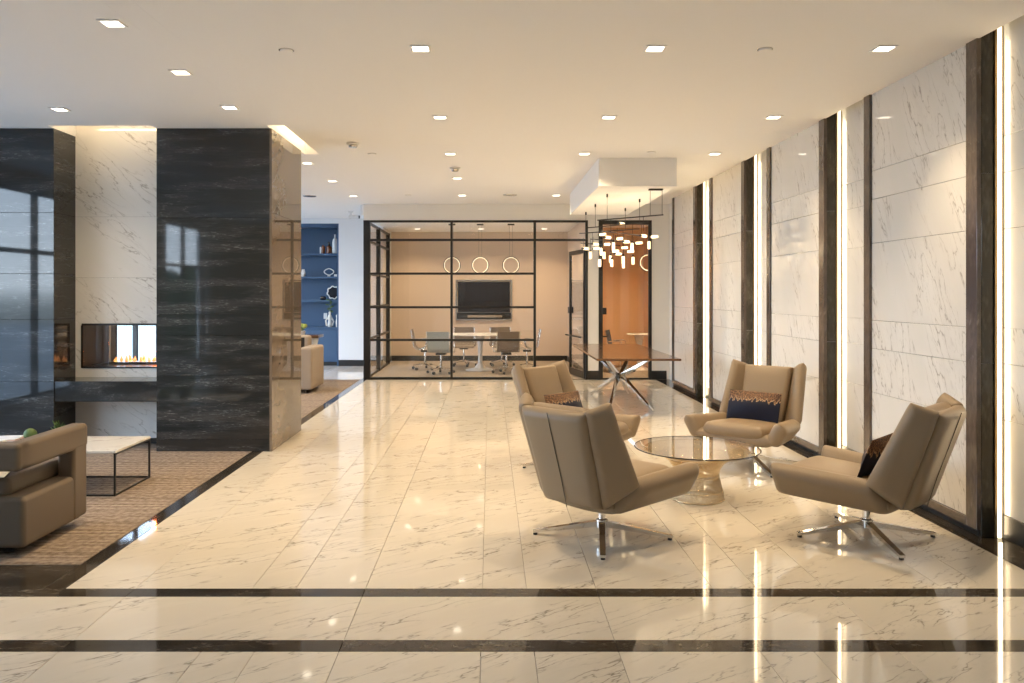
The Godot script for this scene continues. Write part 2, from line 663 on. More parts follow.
func build_floor() -> void:
	var f := struct("floor", "polished cream marble floor tiles with dark stone bands")
	slabbox("slab", Vector3(LEFTX - 0.3, -0.2, -19.0), Vector3(3.6, -0.0215, 5.0), M.grout, f)
	# bands across the front
	lay(f, tile_lines(LEFTX, 3.0, true), [4.105, 3.993], "band", "band", 0.0, 3.0)
	lay(f, tile_lines(LEFTX, 3.0, true), [3.494, 3.379], "band", "band", 0.0, 3.0)
	lay(f, tile_lines(LEFTX, 3.0, true), [3.993, 3.494], "floor")
	lay(f, tile_lines(LEFTX, 3.0, false), [3.379, 2.16, 0.95], "floor")
	lay(f, tile_lines(LEFTX, 3.0, true), [0.95, -1.5, -4.9], "floor")
	# main field
	lay(f, tile_lines(-2.235, 3.0, false), [14.1, 13.5, 12.28, 11.06, 9.84, 8.62, 7.40, 6.18, 4.965, 4.105], "floor")
	# border against the marble wall
	lay(f, [3.0, 3.3], [14.1, 12.28, 9.84, 7.40, 4.965, 2.5, 0.0, -4.9], "band", "border", PI / 2, 3.0)
	# border beside the carpets
	lay(f, [-2.345, -2.235], [17.2, 14.1, 12.0, 9.84, 7.40, 6.18, 4.105], "band", "border", PI / 2, 3.0)
	lay(f, [LEFTX, -4.0, -2.345], [4.46, 4.105], "band", "border", 0.0, 3.0)
	lay(f, [LEFTX, -5.2, -4.4, -3.8, -3.2, -2.345], [17.2, 16.0, 15.0, 14.1], "wall", "tile", FLOOR_ANG, VEIN)
	f.set_meta("kind", "structure")
	var st := st_new()
	bar(st, Vector3(LEFTX, -0.02, -7.665), Vector3(-2.347, 0.004, -4.462))
	bar(st, Vector3(-4.285, -0.02, -8.065), Vector3(-3.285, 0.004, -7.665))
	tag(obj("carpet", st.commit(), M.carpet), "brown and grey ribbed carpet under the club chair and wire frame table", "carpet")
	var c2 := slabbox("carpet", Vector3(LEFTX, -0.02, -14.098), Vector3(-2.347, 0.004, -8.87), M.carpet, self, 0.002)
	tag(c2, "brown ribbed carpet under the beige sofa behind the stone column", "carpet")
	var c3 := slabbox("carpet", Vector3(-2.27, -0.02, -18.08), Vector3(1.78, 0.002, -14.27), M.grey_carpet, self, 0.002)
	tag(c3, "plain grey brown carpet inside the glazed meeting room", "carpet")
	var c4 := slabbox("carpet", Vector3(1.975, -0.02, -16.99), Vector3(3.34, 0.002, -14.27), M.grey_carpet, self, 0.002)
	tag(c4, "plain brown carpet inside the orange office", "carpet")

func build_ceiling() -> void:
	var c := struct("ceiling", "flat white plaster ceiling with light slots")
	var xs := [LEFTX - 0.2, -4.29, -3.28, -2.16, -1.99, 3.118]
	var ds := [-5.0, 7.55, 7.75, 8.12, 8.87, 9.1, BACKD, 17.3]
	for i in xs.size() - 1:
		for j in ds.size() - 1:
			if i == 1 and j == 2: continue
			if i == 1 and j == 1: continue
			if i == 3 and j >= 1 and j <= 4: continue
			if i == 4 and j == 6: continue
			slabbox("plaster", Vector3(xs[i], CEIL, -ds[j + 1]), Vector3(xs[i + 1], CEIL + 0.26, -ds[j]), M.ceiling, c, 0.0005)
	slabbox("plaster", Vector3(3.118, CEIL, -BACKD), Vector3(3.5, CEIL + 0.26, -13.31), M.ceiling, c, 0.0005)
	slabbox("plaster", Vector3(LEFTX - 0.2, CEIL + 0.26, -17.3), Vector3(3.5, CEIL + 0.36, 5.0), M.ceiling, c, 0.0005)
	# dropped box over the wooden table
	slabbox("soffit", Vector3(1.304, 2.84, -12.71), Vector3(2.24, CEIL, -9.35), M.ceiling, c, 0.002)
	# meeting room ceiling
	slabbox("plaster", Vector3(-2.35, 2.99, -18.3), Vector3(3.6, CEIL, -BACKD - 0.1), M.ceiling, c, 0.0005)

const ROWS := [0.10, 0.75, 1.107, 1.335, 1.963, 2.32, 2.553, 3.18]

func build_wall_right() -> void:
	var w := struct("wall_right", "tall polished white marble panels framed in brown stone")
	slabbox("backing", Vector3(3.31, 0, -BACKD), Vector3(3.5, CEIL + 0.26, 5.0), M.plaster, w)
	var top := CEIL + 0.26
	var s := 6.473 - 2.275 * 4
	while s < 13.5:
		var a := s - 0.1          # far trim ends, marble begins
		var b := s - 1.39
		var e := s - 1.505
		var nxt := s - 2.275
		# framed panel standing proud
		slabbox("trim_strip", Vector3(3.10, 0.045, -s), Vector3(3.31, top, -a), pick("trim"), w, 0.002, PI / 2, 3.0)
		slabbox("trim_strip", Vector3(3.10, 0.045, -b), Vector3(3.13, top, -e), pick("trim"), w, 0.002, PI / 2, 3.0)
		slabbox("trim_strip", Vector3(3.10, 0.045, -a), Vector3(3.26, 0.10, -b), pick("trim"), w, 0.002, 0.0, 3.0)
		slabbox("plinth", Vector3(3.125, 0, -s), Vector3(3.26, 0.045, -e - 0.02), M.black_base, w, 0.002)
		for r in ROWS.size() - 1:
			var y1: float = ROWS[r + 1] if r < ROWS.size() - 2 else top
			slabbox("marble_tile", Vector3(3.12, ROWS[r] + 0.0012, -a), Vector3(3.30, y1 - 0.0012, -b), pick("wall"), w, 0.0012, -1.15, VEIN)
		# dark stone return facing along the wall
		for r in [[0.0, 1.107], [1.107, 2.32], [2.32, top]]:
			slabbox("stone_strip", Vector3(3.1305, r[0] + 0.0008, -e - 0.02), Vector3(3.30, r[1] - 0.0008, -e), pick("pier"), w, 0.001, PI / 2, 3.0)
		# recessed marble
		slabbox("plinth", Vector3(3.255, 0, -e + 0.001), Vector3(3.31, 0.15, -nxt), M.black_base, w, 0.002)
		var rr := ROWS.duplicate()
		rr[0] = 0.15
		rr[rr.size() - 1] = top
		for r in rr.size() - 1:
			slabbox("marble_tile", Vector3(3.262, rr[r] + 0.0012, -e + 0.001), Vector3(3.31, rr[r + 1] - 0.0012, -nxt), pick("wall"), w, 0.0012, -1.15, VEIN)
		s += 2.275
	# last bit by the far corner
	var last := s - 2.275
	slabbox("plaster", Vector3(3.25, 0, -BACKD), Vector3(3.31, CEIL, -last), M.plaster, w)
	w.set_meta("kind", "structure")

func led_line(k: int, label: String, lit: float) -> void:
	var d := 6.473 + 2.275 * k - 1.505
	var t := thing("led_strip", label, "light strip", Vector3(3.237, 0.0, -d + 0.012), 0.0, "light lines between the marble panels")
	obj("tube_light", box_mesh(Vector3(0.026, CEIL + 0.2, 0.016), 0.004), M.led, t, Vector3(0, CEIL / 2 + 0.1, 0))
	obj("mesh_channel", box_mesh(Vector3(0.014, CEIL + 0.2, 0.012), 0.001), M.brass_mesh, t, Vector3(-0.021, CEIL / 2 + 0.1, -0.004))
	obj("mesh_channel", box_mesh(Vector3(0.008, CEIL + 0.2, 0.012), 0.001), M.brass_mesh, t, Vector3(0.019, CEIL / 2 + 0.1, -0.004))
	area(t, Vector3(0, CEIL / 2, 0.012), Vector2(0.026, CEIL - 0.05), lit, Vector3(0, PI, 0), warm)

func build_lamps() -> void:
	var lob := "lobby ceiling downlights"
	var e := 3.3
	var rows := {-0.46: "square recessed downlight in the lobby row with the smoke detector", 1.095: "square recessed downlight in the lobby row ending at the ceiling box", 2.61: "square recessed downlight in the lobby row along the marble wall"}
	for d in [5.17, 7.18, 9.05, 10.96, 12.87]:
		for x in [-0.46, 1.095, 2.61]:
			if x > 1.0 and d > 9.5 and d < 12.5 and x < 2.3: continue
			if x > 2.0 and d > 10.0: continue
			downlight(x, d, rows[x], lob, e * (1.3 if x > 2.0 else 1.0), CEIL, 46.0 if x > 2.0 else 64.0)
	for d in [4.69, 5.725, 6.80]:
		downlight(-2.27, d, "square recessed downlight in the row leading to the stone column's front", lob, e)
	for d in [9.69, 11.23, 12.94]:
		downlight(-2.27, d, "square recessed downlight in the row beyond the stone column", lob, e)
	downlight(-3.79, 6.87, "square recessed downlight before the white fireplace marble", lob, e)
	downlight(-4.3, 15.5, "square recessed downlight before the blue shelves", lob, e)
	downlight(-4.3, 13.2, "square recessed downlight over the console behind the sofa", lob, e)
	downlight(-3.79, 11.2, "square recessed downlight over the sofa behind the stone column", lob, e)
	led_line(0, "vertical light line beside the nearest framed marble panel", 0.36)
	led_line(1, "vertical light line behind the armchair with patterned pillow in profile", 0.36)
	led_line(2, "vertical light line behind the armchair facing out", 0.36)
	led_line(3, "vertical light line on the marble wall nearest the wooden table", 0.36)
	led_line(-1, "vertical light line on the marble wall before the striped floor", 0.36)
	# cove lines
	var c1 := thing("cove_light", "hidden light strip in the slot above the white fireplace marble", "light strip", Vector3(-3.785, CEIL + 0.16, -7.62), 0.0)
	obj("tube_light", box_mesh(Vector3(0.96, 0.02, 0.02), 0.003), M.led, c1, Vector3(0, 0, 0))
	area(c1, Vector3(0, 0, -0.02), Vector2(0.96, 0.02), 0.25, Vector3(0, 0, 0), warm)
	var c2 := thing("cove_light", "light strip in the ceiling slot along the brown side of the stone column", "light strip", Vector3(-2.02, CEIL + 0.16, -8.3), 0.0)
	obj("tube_light", box_mesh(Vector3(0.02, 0.02, 1.45), 0.003), M.led, c2)
	area(c2, Vector3(-0.02, 0, 0), Vector2(1.45, 0.02), 0.3, Vector3(0, PI / 2, 0), warm)

func dark_face(parent: Node, x0: float, x1: float, y0: float, y1: float, d0: float, d1: float, setn := "dark", called := "stone_slab", cuts := [1.19, 2.35]) -> void:
	var ys := [y0]
	for c in cuts:
		if c > y0 + 0.05 and c < y1 - 0.05: ys.append(c)
	ys.append(y1)
	for i in ys.size() - 1:
		slabbox(called, Vector3(x0, ys[i] + 0.0008, -d1), Vector3(x1, ys[i + 1] - 0.0008, -d0), pick(setn), parent, 0.0015, 0.0, 8.0)

func build_column() -> void:
	var t := thing("stone_column", "tall column with dark streaked polished stone front and brown side", "column", Vector3(0, 0, 0))
	dark_face(t, -3.28, -2.165, 0.0, CEIL, 7.67, 7.71, "dark", "stone_slab", [0.12, 0.75, 1.14, 1.35, 2.30])
	var core_x0 := -3.28
	slabbox("core", Vector3(core_x0, 0, -8.84), Vector3(-2.17, CEIL + 0.26, -7.711), M.black_base, t)
	for r in [[0.0, 1.19], [1.19, 2.35], [2.35, 3.18]]:
		slabbox("side_slab", Vector3(-2.17, r[0] + 0.0008, -8.86), Vector3(-2.145, r[1] - 0.0008, -7.67), pick("taupe"), t, 0.001, 0.4, 2.5)

func build_fireplace() -> void:
	var t := thing("fireplace_wall", "dark stone and white marble wall with a see-through fire slot", "fireplace", Vector3.ZERO)
	# dark stone block
	dark_face(t, LEFTX, -4.29, 0.0, CEIL, 7.67, 8.80, "dark", "stone_slab", [0.69, 1.30, 1.75, 2.35])
	# white marble, opening between x0..x1
	var x0 := -4.29
	var x1 := -3.28
	var o0 := -4.22
	var d0 := 8.07
	var d1 := 8.80
	var oy0 := 0.785
	var oy1 := 1.225
	for r in [[oy1 + 0.02, 1.72], [1.72, 2.35], [2.35, CEIL + 0.26]]:
		slabbox("marble_tile", Vector3(x0, r[0], -d1), Vector3(x1, r[1] - 0.0015, -d0), pick("wall"), t, 0.0012, -0.6, VEIN)
	slabbox("marble_tile", Vector3(x0, 0.69, -d1), Vector3(x1, oy0, -d0), pick("wall"), t, 0.0012, -0.6, VEIN)
	slabbox("marble_tile", Vector3(x0, oy0, -d1), Vector3(o0 - 0.012, oy1 + 0.02, -d0), pick("wall"), t, 0.0012, -0.6, VEIN)
	slabbox("marble_tile", Vector3(x0, 0.06, -d1), Vector3(x1, 0.49, -d0), pick("wall"), t, 0.0012, -0.6, VEIN)
	slabbox("plinth", Vector3(x0, 0.0, -d1), Vector3(x1, 0.06, -d0 - 0.02), M.black_base, t)
	slabbox("hearth_slab", Vector3(x0 + 0.001, 0.49, -d1), Vector3(x1 - 0.001, 0.69, -7.68), pick("dark"), t, 0.003, 0.0, 3.0)
	# firebox
	var st := st_new()
	for s in [d0 - 0.006, d1]:
		add_box(st, Vector3((o0 + x1) / 2, oy1 + 0.01, -s - 0.006), Vector3(x1 - o0, 0.02, 0.012), 0.001)
		add_box(st, Vector3((o0 + x1) / 2, oy0 + 0.006, -s - 0.006), Vector3(x1 - o0, 0.016, 0.012), 0.001)
		add_box(st, Vector3(o0, (oy0 + oy1) / 2, -s - 0.006), Vector3(0.02, oy1 - oy0, 0.012), 0.001)
	obj("fire_frame", st.commit(), M.black_metal, t)
	slabbox("firebox_wall", Vector3(o0 - 0.01, oy0, -d1), Vector3(o0 + 0.002, oy1, -d0 - 0.01), M.firebox, t)
	slabbox("firebox_roof", Vector3(o0, oy1, -d1), Vector3(x1, oy1 + 0.018, -d0 - 0.01), M.firebox, t)
	slabbox("firebox_floor", Vector3(o0, oy0 - 0.001, -d1), Vector3(x1, oy0 + 0.012, -d0 - 0.01), M.firebox, t)
	slabbox("burner", Vector3(-4.1, oy0 + 0.01, -8.50), Vector3(x1 - 0.02, oy0 + 0.035, -8.36), M.firebox, t)
	slabbox("fire_glass", Vector3(o0 + 0.01, oy0 + 0.015, -d0 - 0.02), Vector3(x1, oy1, -d0 - 0.016), M.door_glass, t, 0.0005)
	slabbox("divider_post", Vector3(-4.219, oy0, -8.64), Vector3(-4.20, oy1, -8.60), M.bright_metal, t, 0.001)
	rng.seed = 77
	for i in 15:
		var h := 0.045 + 0.045 * rng.randf() + (0.055 if i > 11 else 0.0)
		var prof := [Vector2(0.006, 0), Vector2(0.02, h * 0.18), Vector2(0.017, h * 0.45), Vector2(0.008, h * 0.75), Vector2(0.0005, h)]
		var fl := obj("flame", lathe(prof, 8), M.flame, t, Vector3(-4.03 + 0.05 * i + rng.randf_range(-0.01, 0.01), oy0 + 0.034, -8.43 + rng.randf_range(-0.03, 0.03)), Vector3(0, 0, rng.randf_range(-0.25, 0.25)))
		if i % 3 == 0:
			obj("flame_core", lathe([Vector2(0.004, 0), Vector2(0.022, h * 0.15), Vector2(0.006, h * 0.4), Vector2(0.0005, h * 0.55)], 8), M.flame_core, fl)
	var om := OmniLight3D.new()
	om.name = "lamp"
	om.light_color = Color(1.0, 0.45, 0.15)
	om.light_energy = 0.12
	om.light_size = 0.05
	om.omni_range = 12.0
	om.omni_attenuation = 2.0
	om.shadow_enabled = true
	t.add_child(om)
	om.position = Vector3(-3.6, oy0 + 0.16, -8.43)

func bar(st: SurfaceTool, lo: Vector3, hi: Vector3, b := 0.002) -> void:
	add_box(st, (lo + hi) / 2.0, (hi - lo).abs(), b)

func build_far_end() -> void:
	var w := struct("wall_far", "white end wall over the black framed glazing")
	var d := BACKD
	slabbox("header", Vector3(-2.293, 2.886, -d - 0.12), Vector3(3.5, CEIL + 0.26, -d - 0.001), M.plaster, w)
	slabbox("pilaster", Vector3(1.775, 0.0, -d - 0.12), Vector3(1.969, 2.886, -d), M.plaster, w)
	slabbox("pier", Vector3(2.931, 0.0, -d - 0.12), Vector3(3.3, 2.886, -d), M.plaster, w)
	slabbox("skirting", Vector3(1.775, 0.0, -d), Vector3(1.969, 0.16, -d + 0.012), M.black_base, w)
	slabbox("skirting", Vector3(2.931, 0.0, -d), Vector3(3.2, 0.16, -d + 0.012), M.black_base, w)
	w.set_meta("kind", "structure")
	# glazed screen
	var g := thing("glass_partition", "black steel grid partition with clear panes before the meeting room", "glass wall", Vector3(0, 0, 0))
	var xs := [-2.293, -0.716, 0.789]
	var ys := [0.0, 0.716, 1.31, 1.92, 2.53, 2.86]
	slabbox("post", Vector3(-2.293, 0, -d - 0.08), Vector3(-2.175, 2.886, -d + 0.02), M.black_metal, g)
	slabbox("post", Vector3(-0.718, 0, -d - 0.06), Vector3(-0.676, 2.886, -d + 0.01), M.black_metal, g)
	slabbox("post", Vector3(0.789, 0, -d - 0.06), Vector3(0.834, 2.886, -d + 0.01), M.black_metal, g)
	slabbox("post", Vector3(1.73, 0, -d - 0.06), Vector3(1.775, 2.886, -d + 0.01), M.black_metal, g)
	slabbox("rail", Vector3(-2.175, 2.848, -d - 0.059), Vector3(1.73, 2.886, -d + 0.009), M.black_metal, g)
	slabbox("rail", Vector3(-2.175, 0.0, -d - 0.059), Vector3(0.789, 0.042, -d + 0.009), M.black_metal, g)
	slabbox("rail", Vector3(-2.175, 2.51, -d - 0.059), Vector3(1.73, 2.55, -d + 0.009), M.black_metal, g)
	for y in [0.716, 1.31, 1.92]:
		slabbox("rail", Vector3(-2.175, y - 0.02, -d - 0.059), Vector3(0.789, y + 0.02, -d + 0.009), M.black_metal, g)
	var px := [[-2.175, -0.718], [-0.676, 0.789]]
	var py := [[0.042, 0.696], [0.736, 1.29], [1.33, 1.90], [1.94, 2.51], [2.55, 2.848]]
	for a in px:
		for b in py:
			slabbox("pane", Vector3(a[0], b[0], -d - 0.03), Vector3(a[1], b[1], -d - 0.024), M.pane, g, 0.0005)
	slabbox("pane", Vector3(0.834, 2.55, -d - 0.03), Vector3(1.73, 2.848, -d - 0.024), M.pane, g, 0.0005)
	# side return of the glazing
	var s := thing("glass_partition", "side return of the black grid glazing along the meeting room", "glass wall", Vector3(0, 0, 0))
	var sd := [14.24, 15.72, 17.2]
	for q in [15.72, 17.2]:
		slabbox("post", Vector3(-2.29, 0, -q - 0.04), Vector3(-2.21, 2.886, -q + 0.04), M.black_metal, s)
	for y in [0.021, 0.716, 1.31, 1.92, 2.53, 2.867]:
		slabbox("rail", Vector3(-2.275, y - 0.02, -17.16), Vector3(-2.225, y + 0.02, -14.22), M.black_metal, s)
	for i in 2:
		for b in py:
			slabbox("pane", Vector3(-2.253, b[0], -sd[i + 1] + 0.04), Vector3(-2.247, b[1], -sd[i] - 0.04 + (0.06 if i == 0 else 0.0)), M.pane, s, 0.0005)
	# open glass door
	var dr := struct("door_1", "black framed glass door standing open into the meeting room")
	dr.position = Vector3(1.728, 0, -d - 0.03)
	dr.rotation.y = deg_to_rad(-80.0)
	slabbox("stile", Vector3(-0.07, 0.01, -0.02), Vector3(0, 2.37, 0.02), M.black_metal, dr)
	slabbox("stile", Vector3(-1.0, 0.01, -0.02), Vector3(-0.93, 2.37, 0.02), M.black_metal, dr)
	slabbox("top_rail", Vector3(-0.93, 2.29, -0.02), Vector3(-0.07, 2.37, 0.02), M.black_metal, dr)
	slabbox("bottom_rail", Vector3(-0.93, 0.01, -0.02), Vector3(-0.07, 0.14, 0.02), M.black_metal, dr)
	slabbox("pane", Vector3(-0.93, 0.14, -0.004), Vector3(-0.07, 2.29, 0.004), M.door_glass, dr, 0.0005)
	slabbox("lock_case", Vector3(-1.02, 1.18, -0.04), Vector3(-0.90, 1.30, 0.04), M.black_metal, dr)
	obj("push_bar", tube([Vector3(-1.06, 0.76, 0.07), Vector3(-0.05, 0.76, 0.07)], 0.014), M.black_metal, dr)
	dr.set_meta("kind", "structure")
	# second door
	var d2 := struct("door_2", "black framed glass door closed before the small orange office")
	var fx := [1.969, 2.931]
	slabbox("frame", Vector3(fx[0], 0, -d - 0.06), Vector3(fx[0] + 0.075, 2.886, -d + 0.012), M.black_metal, d2)
	slabbox("frame", Vector3(fx[1] - 0.055, 0, -d - 0.06), Vector3(fx[1], 2.886, -d + 0.012), M.black_metal, d2)
	slabbox("frame", Vector3(fx[0] + 0.075, 2.81, -d - 0.06), Vector3(fx[1] - 0.055, 2.886, -d + 0.012), M.black_metal, d2)
	slabbox("bottom_rail", Vector3(fx[0] + 0.075, 0.0, -d - 0.03), Vector3(fx[1] - 0.055, 0.03, -d), M.black_metal, d2)
	slabbox("pane", Vector3(fx[0] + 0.075, 0.03, -d - 0.03), Vector3(fx[1] - 0.055, 2.81, -d - 0.022), M.door_glass, d2, 0.0005)
	slabbox("lock_case", Vector3(fx[0] + 0.06, 1.18, -d - 0.03), Vector3(fx[0] + 0.14, 1.30, -d + 0.03), M.black_metal, d2)
	obj("pull_handle", tube([Vector3(fx[0] + 0.05, 0.78, -d + 0.05), Vector3(fx[0] + 0.16, 0.78, -d + 0.05)], 0.012), M.black_metal, d2)
	# rooms behind
	var r := struct("wall_meeting", "pale warm plaster walls of the meeting room")
	slabbox("plaster", Vector3(-2.4, 0, -18.3), Vector3(1.87, 3.1, -18.1), M.peach, r)
	slabbox("plaster", Vector3(-2.4, 0, -18.1), Vector3(-2.29, 3.1, -17.24), M.plaster, r)
	slabbox("plaster", Vector3(1.80, 0, -18.1), Vector3(1.95, 3.1, -d - 0.12), M.peach, r)
	slabbox("skirting", Vector3(-2.29, 0, -18.1), Vector3(1.80, 0.12, -18.085), M.black_base, r)
	slabbox("skirting", Vector3(1.785, 0, -18.085), Vector3(1.80, 0.12, -d - 0.14), M.black_base, r)
	slabbox("skirting", Vector3(-2.29, 0, -18.085), Vector3(-2.275, 0.12, -17.26), M.black_base, r)
	var r2 := struct("wall_office", "orange brown plaster walls of the small office")
	slabbox("plaster", Vector3(1.95, 0, -17.2), Vector3(3.6, 3.1, -17.0), M.orange_wall, r2)
	slabbox("plaster", Vector3(3.35, 0, -17.0), Vector3(3.6, 3.1, -d), M.orange_wall, r2)
	slabbox("plaster", Vector3(1.951, 0, -17.0), Vector3(1.97, 3.1, -d - 0.12), M.orange_wall, r2)
	# bluish end wall of the far lounge, with its skirting
	var r3 := struct("wall_lounge", "white plaster wall beside the blue shelves")
	slabbox("plaster", Vector3(-3.26, 0, -17.3), Vector3(-2.3, CEIL, -16.8), M.cool_plaster, r3)
	slabbox("skirting", Vector3(-3.26, 0, -16.8), Vector3(-2.3, 0.13, -16.785), M.black_base, r3)
	slabbox("plaster", Vector3(LEFTX, 3.07, -17.3), Vector3(-3.26, CEIL, -16.8), M.cool_plaster, r3)
	slabbox("plaster", Vector3(LEFTX, 0, -17.5), Vector3(-2.3, CEIL, -17.3), M.cool_plaster, r3)

func build_left_and_behind() -> void:
	# window wall
	var w := struct("wall_left", "white pier and header of the long window wall")
	slabbox("header", Vector3(LEFTX - 0.25, 2.98, -17.3), Vector3(LEFTX, CEIL + 0.3, 5.0), M.plaster, w)
	slabbox("sill", Vector3(LEFTX - 0.25, -0.2, -17.3), Vector3(LEFTX, 0.12, 5.0), M.plaster, w)
	var n := 1
	# solid stretches of wall, then the window bays
	for q in [[-5.0, -1.8], [0.4, 3.5], [7.6, 8.9], [17.0, 17.3]]:
		slabbox("solid", Vector3(LEFTX - 0.25, 0.12, -q[1]), Vector3(LEFTX, 2.98, -q[0]), M.plaster, w)
	for bay in [[-1.8, 0.4], [3.5, 5.55], [5.55, 7.6], [8.9, 10.9], [10.9, 12.9], [12.9, 14.9], [14.9, 17.0]]:
		var wi := struct("window_%d" % n, "tall black framed window of the lounge")
		n += 1
		var a: float = bay[0]
		var d2: float = bay[1]
		var mid := (a + d2) / 2
		for q in [a, mid - 0.03, d2 - 0.06]:
			slabbox("mullion", Vector3(LEFTX - 0.16, 0.12, -q - 0.06), Vector3(LEFTX - 0.08, 2.98, -q), M.black_metal, wi)
		for y in [0.12, 2.1, 2.92]:
			slabbox("transom", Vector3(LEFTX - 0.155, y, -d2 + 0.06), Vector3(LEFTX - 0.085, y + 0.06, -a - 0.06), M.black_metal, wi)
		slabbox("pane", Vector3(LEFTX - 0.125, 0.18, -mid + 0.03), Vector3(LEFTX - 0.119, 2.92, -a - 0.06), M.pane, wi, 0.0005)
		slabbox("pane", Vector3(LEFTX - 0.125, 0.18, -d2 + 0.06), Vector3(LEFTX - 0.119, 2.92, -mid - 0.03), M.pane, wi, 0.0005)
	var b := struct("wall_back", "plain plaster wall behind the lobby")
	slabbox("plaster", Vector3(LEFTX - 0.25, 0, 4.9), Vector3(3.5, CEIL + 0.36, 5.1), M.plaster, b)
	var hg := thing("hedge", "tall green hedge outside the windows, mirrored in the stone column", "hedge", Vector3(-8.8, -0.2, 5.5))
	var hn := FastNoiseLite.new()
	hn.seed = 9
	hn.frequency = 1.6
	for k in 5:
		var st := st_new()
		for a in 24:
			for bb in 14:
				for q in [[0, 0], [1, 1], [1, 0], [0, 0], [0, 1], [1, 1]]:
					var th: float = TAU * ((a + q[0]) % 24) / 24.0
					var ph: float = PI * (bb + q[1]) / 14.0
					var dir := Vector3(sin(ph) * cos(th), cos(ph), sin(ph) * sin(th))
					st.add_vertex(dir * Vector3(0.75, 1.3, 0.85) * (1.0 + 0.35 * hn.get_noise_3dv(dir * 2.0 + Vector3(k * 5, 0, 0))) + Vector3(0, 1.1, 0))
		st.generate_normals()
		obj("shrub", st.commit(), M.foliage, hg, Vector3(0, 0, -2.6 + 1.25 * k))
	var yard := struct("floor_outside", "paved yard outside the windows")
	slabbox("paving", Vector3(-40, -0.4, -40), Vector3(LEFTX - 0.3, -0.2, 30), M.paving, yard)

# ------------------------------------------------------------------ lounge chairs
func wing_chair() -> Node3D:
	var t := thing("swivel_armchair", "taupe leather wing armchair turned away, no pillow, on chrome star base", "armchair", Vector3.ZERO)
	var L: Material = M.leather
	# seat bucket
	obj("seat_shell", pad(Vector3(-0.25, 0.275, -0.22), Vector3(0.25, 0.275, -0.22), Vector3(0.36, 0.325, 0.43), Vector3(-0.36, 0.325, 0.43), 0.11, 0.06, 0.0, 0.0, Vector3(0, -0.02, 0)), L, t)
	obj("seat_cushion", pad(Vector3(-0.25, 0.335, -0.24), Vector3(0.25, 0.335, -0.24), Vector3(0.285, 0.375, 0.45), Vector3(-0.285, 0.375, 0.45), 0.12, 0.06, 0.012, 0.1), L, t)
	obj("backrest", pad(Vector3(-0.22, 0.27, -0.28), Vector3(0.22, 0.27, -0.28), Vector3(0.25, 0.865, -0.475), Vector3(-0.25, 0.865, -0.475), 0.10, 0.05, 0.0, 0.0, Vector3(0, 0, -0.012)), L, t)
	obj("back_cushion", pad(Vector3(-0.20, 0.36, -0.20), Vector3(0.20, 0.36, -0.20), Vector3(0.225, 0.875, -0.405), Vector3(-0.225, 0.875, -0.405), 0.09, 0.035, 0.012), L, t)
	for s in [-1.0, 1.0]:
		obj("wing", pad(Vector3(0.205 * s, 0.262, -0.27), Vector3(0.372 * s, 0.415, -0.125), Vector3(0.332 * s, 0.925, -0.36), Vector3(0.235 * s, 0.873, -0.482), 0.095, 0.047), L, t)
		obj("arm", pad(Vector3(0.20 * s, 0.245, -0.22), Vector3(0.34 * s, 0.285, 0.43), Vector3(0.428 * s, 0.47, 0.44), Vector3(0.362 * s, 0.425, -0.16), 0.12, 0.05, 0.0, 0.03), L, t)
	obj("back_seam", tube([Vector3(0, 0.262, -0.352), Vector3(0, 0.45, -0.407), Vector3(0, 0.65, -0.473), Vector3(0, 0.85, -0.536)], 0.0022, 6), M.seam, t)
	# swivel base
	obj("post", lathe([Vector2(0.0, 0.09), Vector2(0.024, 0.09), Vector2(0.024, 0.24), Vector2(0.0, 0.24)], 20), M.chrome, t)
	obj("hub", lathe([Vector2(0.0, 0.055), Vector2(0.034, 0.055), Vector2(0.038, 0.065), Vector2(0.038, 0.115), Vector2(0.028, 0.122), Vector2(0.0, 0.122)], 20), M.chrome, t)
	for k in 4:
		var a := PI / 4 + k * PI / 2
		var st := st_new()
		var top := [Vector3(-0.02, 0.108, 0.02), Vector3(0.02, 0.108, 0.02), Vector3(0.016, 0.03, 0.44), Vector3(-0.016, 0.03, 0.44)]
		var bot := [Vector3(-0.02, 0.07, 0.02), Vector3(0.02, 0.07, 0.02), Vector3(0.016, 0.014, 0.44), Vector3(-0.016, 0.014, 0.44)]
		var c := Vector3(0, 0.055, 0.23)
		quad(st, top[0], top[1], top[2], top[3], c)
		quad(st, bot[0], bot[1], bot[2], bot[3], c)
		for i in 4:
			var j := (i + 1) % 4
			quad(st, top[i], top[j], bot[j], bot[i], c)
		var leg := obj("leg", st.commit(), M.chrome, t, Vector3.ZERO, Vector3(0, a, 0))
		obj("foot_pad", lathe([Vector2(0.0, 0.0), Vector2(0.014, 0.0), Vector2(0.014, 0.014), Vector2(0.0, 0.014)], 12), M.caster, leg, Vector3(0, 0, 0.425))
	return t

func pillow(at: Vector3, turn: float, label: String) -> void:
	var p := pad(Vector3(-0.24, -0.14, 0), Vector3(0.24, -0.14, 0), Vector3(0.24, 0.14, 0), Vector3(-0.24, 0.14, 0), 0.02, 0.12, 0.055)
	var md := ArrayMesh.new()
	var arr := p.surface_get_arrays(0)
	var uv: PackedVector2Array = arr[Mesh.ARRAY_TEX_UV]
	for i in uv.size():
		uv[i] = Vector2(uv[i].x / 0.48, 1.0 - uv[i].y / 0.28)
	arr[Mesh.ARRAY_TEX_UV] = uv
	md.add_surface_from_arrays(Mesh.PRIMITIVE_TRIANGLES, arr)
	var o := obj("pillow", md, M.pillow, self, at)
	o.rotation = Vector3(-0.35, turn, 0)
	tag(o, label, "pillow", "navy and bronze lumbar pillows")

